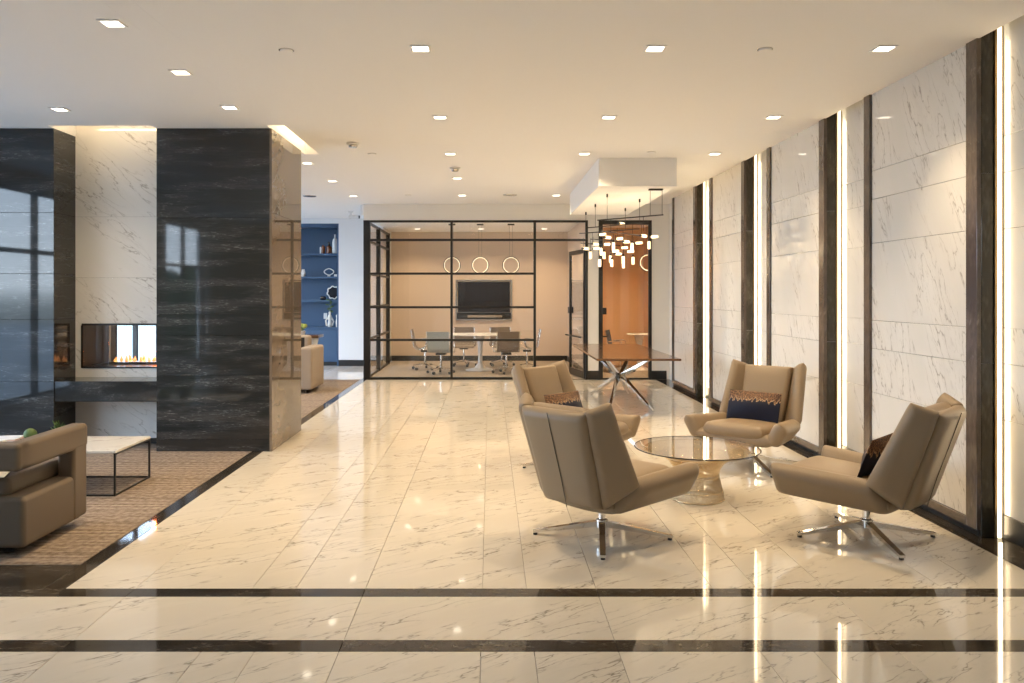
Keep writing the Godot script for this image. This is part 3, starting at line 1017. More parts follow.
func build_lounge_group() -> void:
	var a := wing_chair()
	a.position = Vector3(0.714, 0, -4.975)
	a.rotation.y = deg_to_rad(135)
	copy(a, "swivel_armchair", Vector3(0.73, 0, -6.95), deg_to_rad(45), "taupe leather wing armchair half hidden behind the pillowless one")
	copy(a, "swivel_armchair", Vector3(2.355, 0, -7.02), deg_to_rad(-41), "taupe leather wing armchair facing out with navy pillow by the marble wall")
	copy(a, "swivel_armchair", Vector3(2.40, 0, -4.975), deg_to_rad(-135), "taupe leather wing armchair in profile with navy pillow on its seat")
	for q in [[Vector3(0.73, 0, -6.95), 45.0, "navy and bronze pillow peeking over the pillowless armchair's back"], [Vector3(2.355, 0, -7.02), -41.0, "navy velvet pillow with bronze flame edge, seen square on"], [Vector3(2.40, 0, -4.975), -135.0, "navy and bronze pillow seen edge on in the profile armchair"]]:
		var tr := deg_to_rad(q[1])
		var b := Basis(Vector3.UP, tr)
		pillow(q[0] + b * Vector3(-0.01, 0.53, -0.065), tr, q[2])
	for k in a.get_children():
		if str(k.name).begins_with("leg"): k.rotation.y -= 0.13
	# wire coffee table
	var t := thing("coffee_table", "round glass coffee table on a flared cage of fine steel rods", "table", Vector3(1.568, 0, -5.92))
	var prof := [[0.20, 0.004], [0.196, 0.05], [0.178, 0.12], [0.163, 0.19], [0.170, 0.235], [0.205, 0.285], [0.270, 0.33], [0.335, 0.358], [0.385, 0.372]]
	var st := st_new()
	for k in 128:
		var an := TAU * k / 128.0
		var pts := []
		for p in prof:
			pts.append(Vector3(cos(an) * p[0], p[1], sin(an) * p[0]))
		add_tube(st, pts, 0.0029, 5)
	obj("rod_cage", st.commit(), M.nickel, t).set_meta("kind", "stuff")
	for p in [[0.20, 0.006, 0.006], [0.190, 0.07, 0.004], [0.165, 0.18, 0.004], [0.385, 0.374, 0.006], [0.27, 0.328, 0.004]]:
		var ring := []
		for k in 64:
			ring.append(Vector3(cos(TAU * k / 64.0) * p[0], p[1], sin(TAU * k / 64.0) * p[0]))
		obj("ring", tube(ring, p[2], 6, true), M.nickel, t)
	obj("glass_top", lathe([Vector2(0, 0.38), Vector2(0.458, 0.38), Vector2(0.463, 0.384), Vector2(0.463, 0.387), Vector2(0.456, 0.391), Vector2(0, 0.391)], 72), M.table_glass, t)
	var edge := []
	for k in 72:
		edge.append(Vector3(cos(TAU * k / 72.0) * 0.463, 0.3855, sin(TAU * k / 72.0) * 0.463))
	obj("glass_edge", tube(edge, 0.0045, 6, true), M.dark_glaze, t)

func beam(st: SurfaceTool, a: Vector3, b: Vector3, w0: float, w1: float) -> void:
	var d := (b - a).normalized()
	var s := d.cross(Vector3.UP).normalized()
	var u := s.cross(d)
	var p := []
	for q in [[a, w0], [b, w1]]:
		for k in [[-1, -1], [1, -1], [1, 1], [-1, 1]]:
			p.append(q[0] + s * k[0] * q[1] + u * k[1] * q[1] * 0.8)
	var c := (a + b) / 2.0
	quad(st, p[0], p[1], p[2], p[3], c)
	quad(st, p[4], p[5], p[6], p[7], c)
	for i in 4:
		var j := (i + 1) % 4
		quad(st, p[i], p[j], p[4 + j], p[4 + i], c)

func build_wood_table() -> void:
	var t := thing("wooden_table", "long polished walnut table on crossed chrome legs with central hub", "table", Vector3(1.86, 0, -11.2))
	obj("table_top", box_mesh(Vector3(1.06, 0.028, 2.94), 0.006, PI / 2, 4.0), M.wood, t, Vector3(0, 0.728, 0))
	obj("hub", lathe([Vector2(0, 0.33), Vector2(0.05, 0.33), Vector2(0.06, 0.345), Vector2(0.06, 0.415), Vector2(0.05, 0.43), Vector2(0, 0.43)], 20), M.nickel, t)
	for sx in [-1.0, 1.0]:
		for sz in [-1.0, 1.0]:
			var st := st_new()
			beam(st, Vector3(sx * 0.03, 0.37, sz * 0.05), Vector3(sx * 0.29, 0.012, sz * 0.90), 0.03, 0.013)
			obj("leg", st.commit(), M.chrome, t)
			var s2 := st_new()
			beam(s2, Vector3(sx * 0.03, 0.39, sz * 0.05), Vector3(sx * 0.33, 0.712, sz * 0.80), 0.03, 0.016)
			obj("strut", s2.commit(), M.chrome, t)

func build_chandelier() -> void:
	var t := thing("chandelier", "black rod chandelier with many small glowing cylinders above the walnut table", "chandelier", Vector3(0, 0, 0))
	obj("canopy", box_mesh(Vector3(0.17, 0.02, 0.06), 0.004), M.black_metal, t, Vector3(2.03, 2.828, -9.56))
	var y1 := 2.51
	var bars := [[Vector3(1.40, y1, -10.15), Vector3(2.10, y1, -9.46)], [Vector3(1.42, y1, -11.3), Vector3(2.13, y1, -10.45)], [Vector3(1.42, y1, -12.38), Vector3(2.2, y1, -11.5)],
		[Vector3(1.42, 2.35, -9.94), Vector3(2.2, 2.35, -10.83)], [Vector3(1.42, 2.32, -10.95), Vector3(2.25, 2.32, -11.73)], [Vector3(1.40, 2.33, -12.0), Vector3(2.1, 2.33, -12.6)]]
	for b in bars:
		obj("bar", tube([b[0], b[1]], 0.008, 6), M.black_metal, t)
	for w in [[1.51, 10.05], [1.51, 11.18], [1.51, 12.28], [2.03, 10.58], [2.03, 11.7]]:
		obj("wire", tube([Vector3(w[0], y1, -w[1]), Vector3(w[0], 2.80, -w[1])], 0.003, 5), M.black_metal, t)
		obj("ceiling_cup", lathe([Vector2(0, 0), Vector2(0.012, 0), Vector2(0.012, 0.045), Vector2(0, 0.045)], 10), M.black_metal, t, Vector3(w[0], 2.795, -w[1]))
	for w in [[1.97, 9.59], [2.09, 9.47]]:
		obj("wire", tube([Vector3(w[0], y1, -w[1]), Vector3(w[0], 2.82, -w[1])], 0.003, 5), M.black_metal, t)
	for w in [[1.55, 10.0], [1.9, 9.66], [1.6, 11.09], [1.95, 10.67], [1.6, 12.18], [2.0, 11.73]]:
		obj("drop_wire", tube([Vector3(w[0], y1, -w[1]), Vector3(w[0], 2.33, -w[1])], 0.003, 5), M.black_metal, t)
	# bulbs: place, and 1 upright or 0 lying
	var L := [[1.89, 2.56, -11.20, 0], [1.59, 2.39, -11.00, 0], [1.54, 2.29, -10.20, 0], [1.90, 2.36, -11.40, 0], [2.09, 2.34, -10.60, 0], [2.30, 2.35, -10.90, 0], [1.46, 2.24, -10.80, 0], [1.74, 2.29, -11.60, 0], [1.80, 2.24, -10.30, 0], [2.16, 2.29, -11.30, 0], [1.35, 2.19, -11.00, 0], [1.64, 2.25, -12.00, 0], [1.63, 2.18, -10.30, 1], [1.82, 2.17, -11.30, 0], [1.72, 2.09, -10.50, 0], [2.04, 2.25, -11.80, 0], [1.93, 2.19, -10.60, 1], [2.02, 2.16, -11.20, 0], [2.12, 2.20, -10.40, 1], [1.52, 2.13, -10.70, 1], [1.68, 2.12, -11.50, 1], [1.43, 2.10, -11.10, 1], [1.79, 2.07, -11.60, 1], [1.81, 2.01, -10.60, 1], [1.95, 1.98, -11.40, 1], [1.98, 2.01, -10.80, 1], [1.49, 1.97, -10.60, 1], [1.70, 1.98, -10.90, 1]]
	var up := lathe([Vector2(0, -0.05), Vector2(0.018, -0.05), Vector2(0.02, -0.045), Vector2(0.02, 0.045), Vector2(0.018, 0.05), Vector2(0, 0.05)], 14)
	var cap := lathe([Vector2(0, 0), Vector2(0.014, 0), Vector2(0.014, 0.03), Vector2(0, 0.03)], 10)
	var i := 0
	for b in L:
		var p := Vector3(b[0], b[1], b[2])
		var turn := 0.75 if i % 2 == 0 else -0.85
		var o := obj("bulb", up, M.bulb, t, p, Vector3.ZERO if b[3] == 1 else Vector3(0, turn, PI / 2))
		var e := p + (Vector3(0, 0.05, 0) if b[3] == 1 else Basis(Vector3.UP, turn) * Vector3(-0.05, 0, 0))
		obj("cap", cap, M.black_metal, o, Vector3(0, 0.05, 0))
		# stem up to the nearest bar level
		var top := 2.34 if p.y < 2.3 else 2.51
		obj("stem", tube([e + Vector3(0, 0.02, 0), Vector3(e.x, maxf(top, e.y + 0.04), e.z)], 0.0028, 5), M.black_metal, t)
		i += 1
	for k in 4:
		var om := OmniLight3D.new()
		om.name = "lamp"
		om.light_color = Color(1.0, 0.76, 0.46).linear_to_srgb()
		om.light_energy = 0.25
		om.light_size = 0.02
		om.omni_range = 12.0
		om.omni_attenuation = 2.0
		om.shadow_enabled = true
		t.add_child(om, true)
		var bq: Array = L[[12, 18, 22, 24][k]]
		om.position = Vector3(bq[0], bq[1], bq[2])

# ------------------------------------------------------------------ left lounge
func club_chair(at: Vector3, turn: float, label: String) -> void:
	var t := thing("club_chair", label, "armchair", at, turn)
	var w := 0.80
	var dd := 0.76
	# faces +z; band round back and sides
	obj("seat_base", round_box(Vector3(w - 0.02, 0.30, dd - 0.10), 0.03), M.club_leather, t, Vector3(0, 0.20, 0.0))
	obj("back_band", round_box(Vector3(w, 0.16, 0.13), 0.03), M.club_leather, t, Vector3(0, 0.595, -dd / 2 + 0.045))
	for s in [-1.0, 1.0]:
		obj("arm", round_box(Vector3(0.12, 0.16, dd + 0.02), 0.03), M.club_leather, t, Vector3(s * (w / 2 - 0.06), 0.595, 0))
		obj("arm_support", round_box(Vector3(0.115, 0.60, 0.17), 0.025), M.club_leather, t, Vector3(s * (w / 2 - 0.06), 0.36, dd / 2 - 0.085))
		for z in [-1.0, 1.0]:
			obj("foot", box_mesh(Vector3(0.05, 0.06, 0.05), 0.003), M.black_metal, t, Vector3(s * (w / 2 - 0.16), 0.03, z * 0.2))
	obj("seat_cushion", round_box(Vector3(w - 0.26, 0.11, dd - 0.16), 0.04), M.club_leather, t, Vector3(0, 0.395, 0.02))

func build_left_lounge() -> void:
	club_chair(Vector3(-3.12, 0.004, -4.90), PI, "boxy taupe leather club chair with open arms on the ribbed carpet")
	var p := obj("pillow", pad(Vector3(-0.22, -0.19, 0), Vector3(0.22, -0.19, 0), Vector3(0.22, 0.19, 0), Vector3(-0.22, 0.19, 0), 0.02, 0.15, 0.06), M.white_cloth, self, Vector3(-3.10, 0.53, -4.80))
	p.rotation = Vector3(1.2, PI, 0)
	tag(p, "cream cushion lying on the boxy club chair", "pillow")
	# wire frame table
	var t := thing("frame_table", "low white marble table on a thin black box frame", "table", Vector3(-3.58, 0.004, -6.265))
	obj("table_top", box_mesh(Vector3(1.44, 0.018, 0.62), 0.002, 0.4, VEIN), pick("wall"), t, Vector3(0, 0.338, 0))
	for sx in [-1.0, 1.0]:
		for sz in [-1.0, 1.0]:
			obj("leg", box_mesh(Vector3(0.014, 0.33, 0.014), 0.001), M.black_metal, t, Vector3(sx * 0.712, 0.165, sz * 0.302))
		obj("rail", box_mesh(Vector3(0.014, 0.014, 0.59), 0.001), M.black_metal, t, Vector3(sx * 0.712, 0.007, 0))
		obj("rail", box_mesh(Vector3(1.41, 0.014, 0.014), 0.001), M.black_metal, t, Vector3(0, 0.007, sx * 0.302))
		obj("rail", box_mesh(Vector3(0.014, 0.014, 0.59), 0.001), M.black_metal, t, Vector3(sx * 0.712, 0.322, 0))
	var top := 0.352
	var bk := thing("magazine", "open magazine lying on the marble frame table", "magazine", Vector3(-4.02, top, -6.44), 0.1)
	obj("cover", box_mesh(Vector3(0.30, 0.006, 0.22), 0.001), M.paper, bk, Vector3(0, 0.003, 0))
	obj("page", box_mesh(Vector3(0.28, 0.006, 0.20), 0.001), M.white_gloss, bk, Vector3(0, 0.009, 0), Vector3(0, 0, 0.02))
	var bo := thing("moss_ball", "round green moss ball beside the potted sprigs", "ornament", Vector3(-3.76, top, -6.38))
	var sp := SphereMesh.new()
	sp.radius = 0.05
	sp.height = 0.1
	sp.radial_segments = 24
	sp.rings = 12
	obj("ball", sp, M.leaf, bo, Vector3(0, 0.05, 0))
	obj("dish", lathe([Vector2(0, 0), Vector2(0.05, 0), Vector2(0.075, 0.014), Vector2(0.07, 0.014), Vector2(0.045, 0.004), Vector2(0, 0.004)], 24), M.dark_glaze, bo)
	sprigs(Vector3(-3.52, top, -6.36), "small bowl of green sprigs on the marble frame table", 0.16)
	var tray := thing("tray", "white tray on the marble frame table", "tray", Vector3(-4.0, top, -6.12))
	obj("base", box_mesh(Vector3(0.30, 0.012, 0.2), 0.003), M.white_gloss, tray, Vector3(0, 0.006, 0))
	for s in [-1.0, 1.0]:
		obj("rim", box_mesh(Vector3(0.30, 0.03, 0.008), 0.002), M.white_gloss, tray, Vector3(0, 0.025, s * 0.096))
		obj("rim", box_mesh(Vector3(0.008, 0.03, 0.184), 0.002), M.white_gloss, tray, Vector3(s * 0.146, 0.025, 0))

func leaf_mesh() -> ArrayMesh:
	if not cache.has("leaf"):
		var st := st_new()
		var pts := [[0.0, 0.0], [0.012, 0.02], [0.016, 0.045], [0.010, 0.07], [0.0, 0.09]]
		for i in 4:
			var a: Array = pts[i]
			var b: Array = pts[i + 1]
			for s in [-1.0, 1.0]:
				quad(st, Vector3(0, a[1], 0), Vector3(s * a[0], a[1], 0.006), Vector3(s * b[0], b[1], 0.006), Vector3(0, b[1], 0), Vector3(0, 0.04, -1))
		cache["leaf"] = st.commit()
	return cache["leaf"]

func sprigs(at: Vector3, label: String, tall: float, flower := false) -> void:
	var t := thing("potted_plant", label, "plant", at)
	obj("pot", lathe([Vector2(0, 0), Vector2(0.045, 0), Vector2(0.065, 0.05), Vector2(0.06, 0.07), Vector2(0.052, 0.06), Vector2(0, 0.055)], 20), M.white_gloss if flower else M.dark_glaze, t)
	rng.seed = 31 + int(tall * 100)
	for i in 26:
		var a := rng.randf() * TAU
		var lean := rng.randf_range(0.1, 1.1)
		var l := obj("leaf", leaf_mesh(), M.leaf if (i % 3 or not flower) else M.lime, t, Vector3(cos(a) * 0.02, 0.055 + rng.randf() * (tall - 0.12), sin(a) * 0.02))
		l.rotation = Vector3(lean, a, 0)
	if flower:
		var sp := SphereMesh.new()
		sp.radius = 0.04
		sp.height = 0.07
		sp.radial_segments = 12
		sp.rings = 6
		for i in 6:
			obj("bloom", sp, M.lime, t, Vector3(rng.randf_range(-0.07, 0.07), tall + rng.randf_range(-0.03, 0.03), rng.randf_range(-0.06, 0.06)))

# ------------------------------------------------------------------ far lounge with blue shelves
func build_far_lounge() -> void:
	var t := thing("bookcase", "built-in navy blue shelf wall with base cabinets", "bookcase", Vector3(0, 0, 0))
	slabbox("back_panel", Vector3(LEFTX, 0, -17.3), Vector3(-3.26, 3.07, -17.26), M.navy, t)
	slabbox("side_panel", Vector3(-3.3, 0, -17.26), Vector3(-3.261, 3.07, -16.82), M.navy, t)
	for y in [0.83, 1.42, 1.93, 2.43]:
		slabbox("shelf", Vector3(LEFTX, y - 0.045, -17.26), Vector3(-3.3, y, -16.9), M.navy, t)
	slabbox("top_panel", Vector3(LEFTX, 2.99, -17.26), Vector3(-3.3, 3.07, -16.82), M.navy, t)
	slabbox("base_cabinet", Vector3(LEFTX, 0.08, -17.26), Vector3(-3.3, 0.785, -16.87), M.navy, t)
	slabbox("plinth", Vector3(LEFTX, 0, -17.26), Vector3(-3.3, 0.08, -16.9), M.black_base, t)
	var x := -3.31
	while x > LEFTX + 0.5:
		slabbox("door", Vector3(x - 0.55, 0.1, -16.87), Vector3(x, 0.77, -16.85), M.navy, t)
		x -= 0.56
	var d := 17.05
	var vase := [Vector2(0, 0), Vector2(0.05, 0), Vector2(0.065, 0.03), Vector2(0.065, 0.25), Vector2(0.05, 0.31), Vector2(0.022, 0.34), Vector2(0.02, 0.41), Vector2(0.024, 0.42), Vector2(0.0, 0.42)]
	tag(obj("vase", lathe(vase, 20), M.white_gloss, self, Vector3(-3.385, 2.43, -d)), "tall white bottle vase on the top navy shelf", "vase")
	var bt := thing("bottle", "amber bottle with dark cap on the top navy shelf", "bottle", Vector3(-3.52, 2.43, -d))
	obj("body", lathe([Vector2(0, 0), Vector2(0.055, 0), Vector2(0.06, 0.02), Vector2(0.06, 0.15), Vector2(0.02, 0.18), Vector2(0, 0.18)], 16), M.amber, bt)
	obj("cap", lathe([Vector2(0, 0.18), Vector2(0.03, 0.18), Vector2(0.03, 0.26), Vector2(0, 0.26)], 12), M.dark_glaze, bt)
	tag(obj("bottle", lathe([Vector2(0, 0), Vector2(0.04, 0), Vector2(0.045, 0.02), Vector2(0.045, 0.14), Vector2(0.02, 0.18), Vector2(0, 0.19)], 16), M.amber, self, Vector3(-3.64, 2.43, -d + 0.05)), "small plain amber bottle beside the capped one", "bottle")
	tag(obj("candle_jar", lathe([Vector2(0, 0), Vector2(0.03, 0), Vector2(0.034, 0.01), Vector2(0.034, 0.15), Vector2(0, 0.155)], 16), M.white_gloss, self, Vector3(-3.70, 2.43, -d - 0.06)), "pale straight jar behind the amber bottles", "jar")
	var ring := []
	for k in 32:
		var a := TAU * k / 32.0
		ring.append(Vector3(cos(a) * 0.105, 0.105 + sin(a) * 0.07 * (1.0 - 0.25 * absf(cos(a))), 0))
	var eye := thing("ring_ornament", "white eye shaped ring ornament on the second navy shelf", "ornament", Vector3(-3.52, 1.93, -d))
	obj("ring", tube(ring, 0.012, 8, true), M.white_gloss, eye)
	obj("stand", box_mesh(Vector3(0.06, 0.034, 0.04), 0.003), M.white_gloss, eye, Vector3(0, 0.017, 0))
	tag(obj("vase", lathe([Vector2(0, 0), Vector2(0.04, 0), Vector2(0.055, 0.06), Vector2(0.03, 0.15), Vector2(0.035, 0.16), Vector2(0, 0.16)], 16), M.white_gloss, self, Vector3(-4.08, 1.93, -d)), "small white vase at the column end of the second navy shelf", "vase")
	var ca := thing("candlestick", "thin white stick on a block on the second navy shelf", "ornament", Vector3(-3.36, 1.93, -d))
	obj("block", box_mesh(Vector3(0.09, 0.05, 0.06), 0.003), M.white_gloss, ca, Vector3(0, 0.025, 0))
	obj("stick", box_mesh(Vector3(0.02, 0.26, 0.02), 0.003), M.dark_glaze, ca, Vector3(0.02, 0.18, 0))
	var disc := thing("plate_ornament", "dark round plate with scalloped white rim on the third navy shelf", "ornament", Vector3(-3.42, 1.42, -d))
	obj("plate", lathe([Vector2(0, -0.01), Vector2(0.12, -0.01), Vector2(0.12, 0.01), Vector2(0, 0.01)], 28), M.dark_glaze, disc, Vector3(0, 0.162, 0), Vector3(PI / 2, 0, 0))
	var scal := []
	for k in 48:
		var a := TAU * k / 48.0
		var r := 0.13 + 0.012 * sin(a * 8.0)
		scal.append(Vector3(cos(a) * r, 0.162 + sin(a) * r, 0))
	obj("rim", tube(scal, 0.014, 8, true), M.white_gloss, disc)
	tag(obj("shell_ornament", round_box(Vector3(0.13, 0.08, 0.07), 0.03), M.dark_glaze, self, Vector3(-3.65, 1.46, -d)), "small dark rounded ornament left of the scalloped plate", "ornament")
	var vine := thing("trailing_plant", "green trailing plant hanging below the third navy shelf", "plant", Vector3(-3.46, 1.36, -16.87))
	obj("stem", tube([Vector3(0, 0.08, -0.015), Vector3(0.0, 0.06, 0.0), Vector3(0.03, -0.06, 0.02), Vector3(0.0, -0.2, 0.02)], 0.005, 6), M.leaf, vine)
	for i in 14:
		var l := obj("leaf", leaf_mesh(), M.leaf, vine, Vector3(0.02 * sin(i * 2.1), 0.06 - 0.02 * i, 0.02))
		l.rotation = Vector3(0.5, i * 1.9, 1.4 * (-1 if i % 2 else 1))
	var fig := thing("figurine", "cream abstract figure with two limbs on the blue counter", "figurine", Vector3(-3.50, 0.83, -d))
	obj("body", lathe([Vector2(0, 0), Vector2(0.04, 0), Vector2(0.05, 0.05), Vector2(0.035, 0.14), Vector2(0.05, 0.22), Vector2(0.025, 0.28), Vector2(0.03, 0.32), Vector2(0, 0.35)], 14), M.white_cloth, fig)
	obj("limb", tube([Vector3(-0.04, 0.2, 0), Vector3(-0.09, 0.14, 0), Vector3(-0.07, 0.02, 0)], 0.018, 8), M.white_cloth, fig)
	obj("limb", tube([Vector3(0.04, 0.2, 0), Vector3(0.08, 0.12, 0), Vector3(0.05, 0.02, 0)], 0.018, 8), M.white_cloth, fig)
	tag(obj("figurine", lathe([Vector2(0, 0), Vector2(0.03, 0), Vector2(0.035, 0.1), Vector2(0.02, 0.2), Vector2(0.03, 0.25), Vector2(0, 0.28)], 14), M.white_cloth, self, Vector3(-3.34, 0.83, -d)), "slim pale figure at the wall end of the blue counter", "figurine")
	tag(slabbox("wall_plate", Vector3(-3.68, 1.0, -17.26), Vector3(-3.60, 1.13, -17.25), M.white_gloss, self), "white wall plate on the navy back panel", "switch")
	# sofa
	var s := thing("sofa", "beige upholstered sofa half hidden behind the stone column", "sofa", Vector3(-3.60, 0.004, -12.55))
	obj("seat_base", round_box(Vector3(1.6, 0.36, 0.85), 0.03), M.sofa_cloth, s, Vector3(0, 0.24, 0))
	obj("arm", round_box(Vector3(0.22, 0.66, 0.86), 0.04), M.sofa_cloth, s, Vector3(0.73, 0.38, 0))
	obj("arm", round_box(Vector3(0.22, 0.66, 0.86), 0.04), M.sofa_cloth, s, Vector3(-0.73, 0.38, 0))
	obj("backrest", round_box(Vector3(1.3, 0.5, 0.2), 0.05), M.sofa_cloth, s, Vector3(0, 0.62, -0.3))
	for sx in [-1.0, 1.0]:
		for sz in [-1.0, 1.0]:
			obj("foot", box_mesh(Vector3(0.06, 0.06, 0.06), 0.004), M.black_metal, s, Vector3(sx * 0.7, 0.03, sz * 0.34))
	var pl := obj("pillow", pad(Vector3(-0.22, -0.2, 0), Vector3(0.22, -0.2, 0), Vector3(0.22, 0.2, 0), Vector3(-0.22, 0.2, 0), 0.02, 0.15, 0.06), M.black_cloth, self, Vector3(-3.17, 0.66, -12.38))
	pl.rotation = Vector3(-0.2, 0.2, 0)
	tag(pl, "black cushion against the arm of the beige sofa", "pillow")
	# console
	var c := thing("console_table", "wooden console top on a white sculpted leg behind the sofa", "table", Vector3(-3.6, 0.004, -13.85))
	obj("table_top", box_mesh(Vector3(1.2, 0.05, 0.45), 0.006), M.wood, c, Vector3(0, 0.80, 0))
	for sx in [-1.0, 1.0]:
		obj("leg", lathe([Vector2(0, 0), Vector2(0.12, 0), Vector2(0.14, 0.2), Vector2(0.06, 0.5), Vector2(0.11, 0.775), Vector2(0, 0.775)], 20), M.white_gloss, c, Vector3(sx * 0.45, 0, 0))
	sprigs(Vector3(-3.34, 0.829, -13.85), "yellow green flowers in a white pot on the wooden console", 0.17, true)

# ------------------------------------------------------------------ meeting room
func office_chair(sling: Material, label: String, at: Vector3, turn: float) -> Node3D:
	var t := thing("office_chair", label, "chair", at, turn, "swivel chairs round the meeting table")
	t.scale = Vector3.ONE * 0.92
	var key := "sling_mesh"
	var prof := [Vector2(0.24, 0.44), Vector2(0.20, 0.475), Vector2(0.0, 0.455), Vector2(-0.17, 0.465), Vector2(-0.23, 0.53), Vector2(-0.26, 0.70), Vector2(-0.30, 0.90)]
	if not cache.has(key):
		var c := Curve2D.new()
		for i in prof.size():
			var tan: Vector2 = (prof[mini(i + 1, prof.size() - 1)] - prof[maxi(i - 1, 0)]) * 0.18
			c.add_point(prof[i], -tan, tan)
		var pts := c.get_baked_points()
		var st := st_new()
		var n := 40
		for i in n:
			var a := c.sample_baked(c.get_baked_length() * i / n)
			var b := c.sample_baked(c.get_baked_length() * (i + 0.82) / n)
			var m := (a + b) / 2.0
			var ang := atan2(b.y - a.y, b.x - a.x)
			add_box(st, Vector3(0, m.y, m.x), Vector3(0.46, 0.016, (b - a).length() + 0.006), 0.004, 0, 1, Basis(Vector3.RIGHT, -ang))
		cache[key] = st.commit()
	obj("sling", cache[key], sling, t)
	for s in [-1.0, 1.0]:
		var fr := []
		for p in prof:
			fr.append(Vector3(s * 0.24, p.y, p.x))
		obj("side_frame", tube(fr, 0.012, 6), M.chrome, t)
		obj("arm", tube([Vector3(s * 0.25, 0.46, -0.10), Vector3(s * 0.28, 0.50, 0.02), Vector3(s * 0.28, 0.66, 0.06), Vector3(s * 0.27, 0.68, 0.0), Vector3(s * 0.25, 0.66, -0.22)], 0.013, 6), M.chrome, t)
	obj("stem", lathe([Vector2(0, 0.10), Vector2(0.028, 0.10), Vector2(0.022, 0.30), Vector2(0.016, 0.44), Vector2(0, 0.44)], 12), M.chrome, t)
	obj("mechanism", box_mesh(Vector3(0.2, 0.05, 0.18), 0.01), M.caster, t, Vector3(0, 0.42, 0))
	for k in 5:
		var a := TAU * k / 5.0 + 0.3
		var st := st_new()
		beam(st, Vector3(0, 0.13, 0.02), Vector3(0, 0.085, 0.29), 0.02, 0.012)
		var leg := obj("leg", st.commit(), M.chrome, t, Vector3.ZERO, Vector3(0, a, 0))
		obj("caster", lathe([Vector2(0, -0.022), Vector2(0.03, -0.022), Vector2(0.032, 0), Vector2(0.03, 0.022), Vector2(0, 0.022)], 12), M.caster, leg, Vector3(0, 0.034, 0.285), Vector3(0, 0, PI / 2))
	return t

func build_meeting_room() -> void:
	var y := 0.002
	var c := Vector3(-0.2, y, -15.9)
	var t := thing("meeting_table", "white oval meeting table on a turned pedestal behind the glazing", "table", c)
	var top := lathe([Vector2(0, 0.715), Vector2(0.5, 0.715), Vector2(0.52, 0.728), Vector2(0.5, 0.735), Vector2(0, 0.735)], 48)
	var tt := obj("table_top", top, M.white_gloss, t)
	tt.scale = Vector3(1.65, 1, 1)
	obj("pedestal", lathe([Vector2(0, 0), Vector2(0.30, 0), Vector2(0.30, 0.012), Vector2(0.12, 0.05), Vector2(0.05, 0.14), Vector2(0.038, 0.35), Vector2(0.06, 0.6), Vector2(0.12, 0.7), Vector2(0, 0.715)], 28), M.white_gloss, t)
	office_chair(M.sling, "ribbed swivel chair in profile at the end of the oval table by the side glazing", Vector3(-1.33, y, -16.0), PI / 2)
	office_chair(M.sling_pale, "pale green ribbed swivel chair with its back to the glazing", Vector3(-0.95, y, -15.15), deg_to_rad(170))
	office_chair(M.sling, "brown ribbed swivel chair facing out below the screen's edge", Vector3(-0.56, y, -16.75), 0.0)
	office_chair(M.sling, "brown ribbed swivel chair turned from the glazing beside the pedestal", Vector3(0.32, y, -15.25), deg_to_rad(188))
	office_chair(M.sling, "ribbed swivel chair in profile at the doorway end of the oval table", Vector3(0.76, y, -16.05), -PI / 2)
	office_chair(M.sling, "ribbed swivel chair mostly hidden behind the oval table", Vector3(0.25, y, -16.8), 0.1)
	# screen in a framed niche
	var s := thing("television", "black television in a grey metal frame on the meeting room wall", "television", Vector3(-0.14, 1.41, -18.1))
	var st := st_new()
	for q in [[0, 1], [0, -1], [1, 0], [-1, 0]]:
		add_box(st, Vector3(q[0] * 0.64, q[1] * 0.455, 0.02), Vector3(1.31 if q[0] == 0 else 0.03, 0.03 if q[0] == 0 else 0.88, 0.04), 0.002)
	obj("frame", st.commit(), M.bright_metal, s)
	obj("screen", box_mesh(Vector3(1.2, 0.70, 0.03), 0.003), M.screen, s, Vector3(0, 0.07, 0.02))
	obj("lower_panel", box_mesh(Vector3(1.25, 0.15, 0.012), 0.002), M.black_metal, s, Vector3(0, -0.365, 0.006))
	obj("sound_bar", box_mesh(Vector3(0.8, 0.05, 0.05), 0.005), M.sofa_cloth, s, Vector3(0.02, -0.38, 0.035))
	# ring pendants
	var i := 0
	for x in [-0.78, -0.20, 0.43]:
		ring_pendant(Vector3(x, 2.14, -16.0), ["thin glowing ring pendant beside the partition's middle post", "thin glowing ring pendant above the screen's centre", "thin glowing ring pendant above the screen's doorway corner"][i], 2.99)
		i += 1
	for x in [-1.6, -0.2, 1.2]:
		for d in [15.2, 17.2]:
			downlight(x, d, "square recessed downlight in the meeting room ceiling", "meeting room downlights", 3.2, 2.99)

func ring_pendant(at: Vector3, label: String, top: float) -> void:
	var t := thing("ring_pendant", label, "pendant light", at, 0.0, "ring pendants")
	var out := []
	var inn := []
	for k in 40:
		var a := TAU * k / 40.0
		out.append(Vector3(cos(a) * 0.17, sin(a) * 0.17, 0))
		inn.append(Vector3(cos(a) * 0.158, sin(a) * 0.158, 0.004))
	obj("ring", tube(out, 0.010, 8, true), M.black_metal, t)
	obj("light_ring", tube(inn, 0.008, 8, true), M.ring_glow, t)
	for s in [-1.0, 1.0]:
		obj("wire", tube([Vector3(s * 0.03, 0.168, 0), Vector3(s * 0.03, top - at.y, 0)], 0.002, 5), M.black_metal, t)
	obj("canopy", box_mesh(Vector3(0.14, 0.03, 0.06), 0.004), M.black_metal, t, Vector3(0, top - at.y - 0.015, 0))
	var om := OmniLight3D.new()
	om.name = "lamp"
	om.light_color = warm
	om.light_energy = 0.05
	om.light_size = 0.012
	om.position = Vector3(0, -0.158, 0.004)
	om.omni_range = 12.0
	om.omni_attenuation = 2.0
	om.shadow_enabled = true
	t.add_child(om)

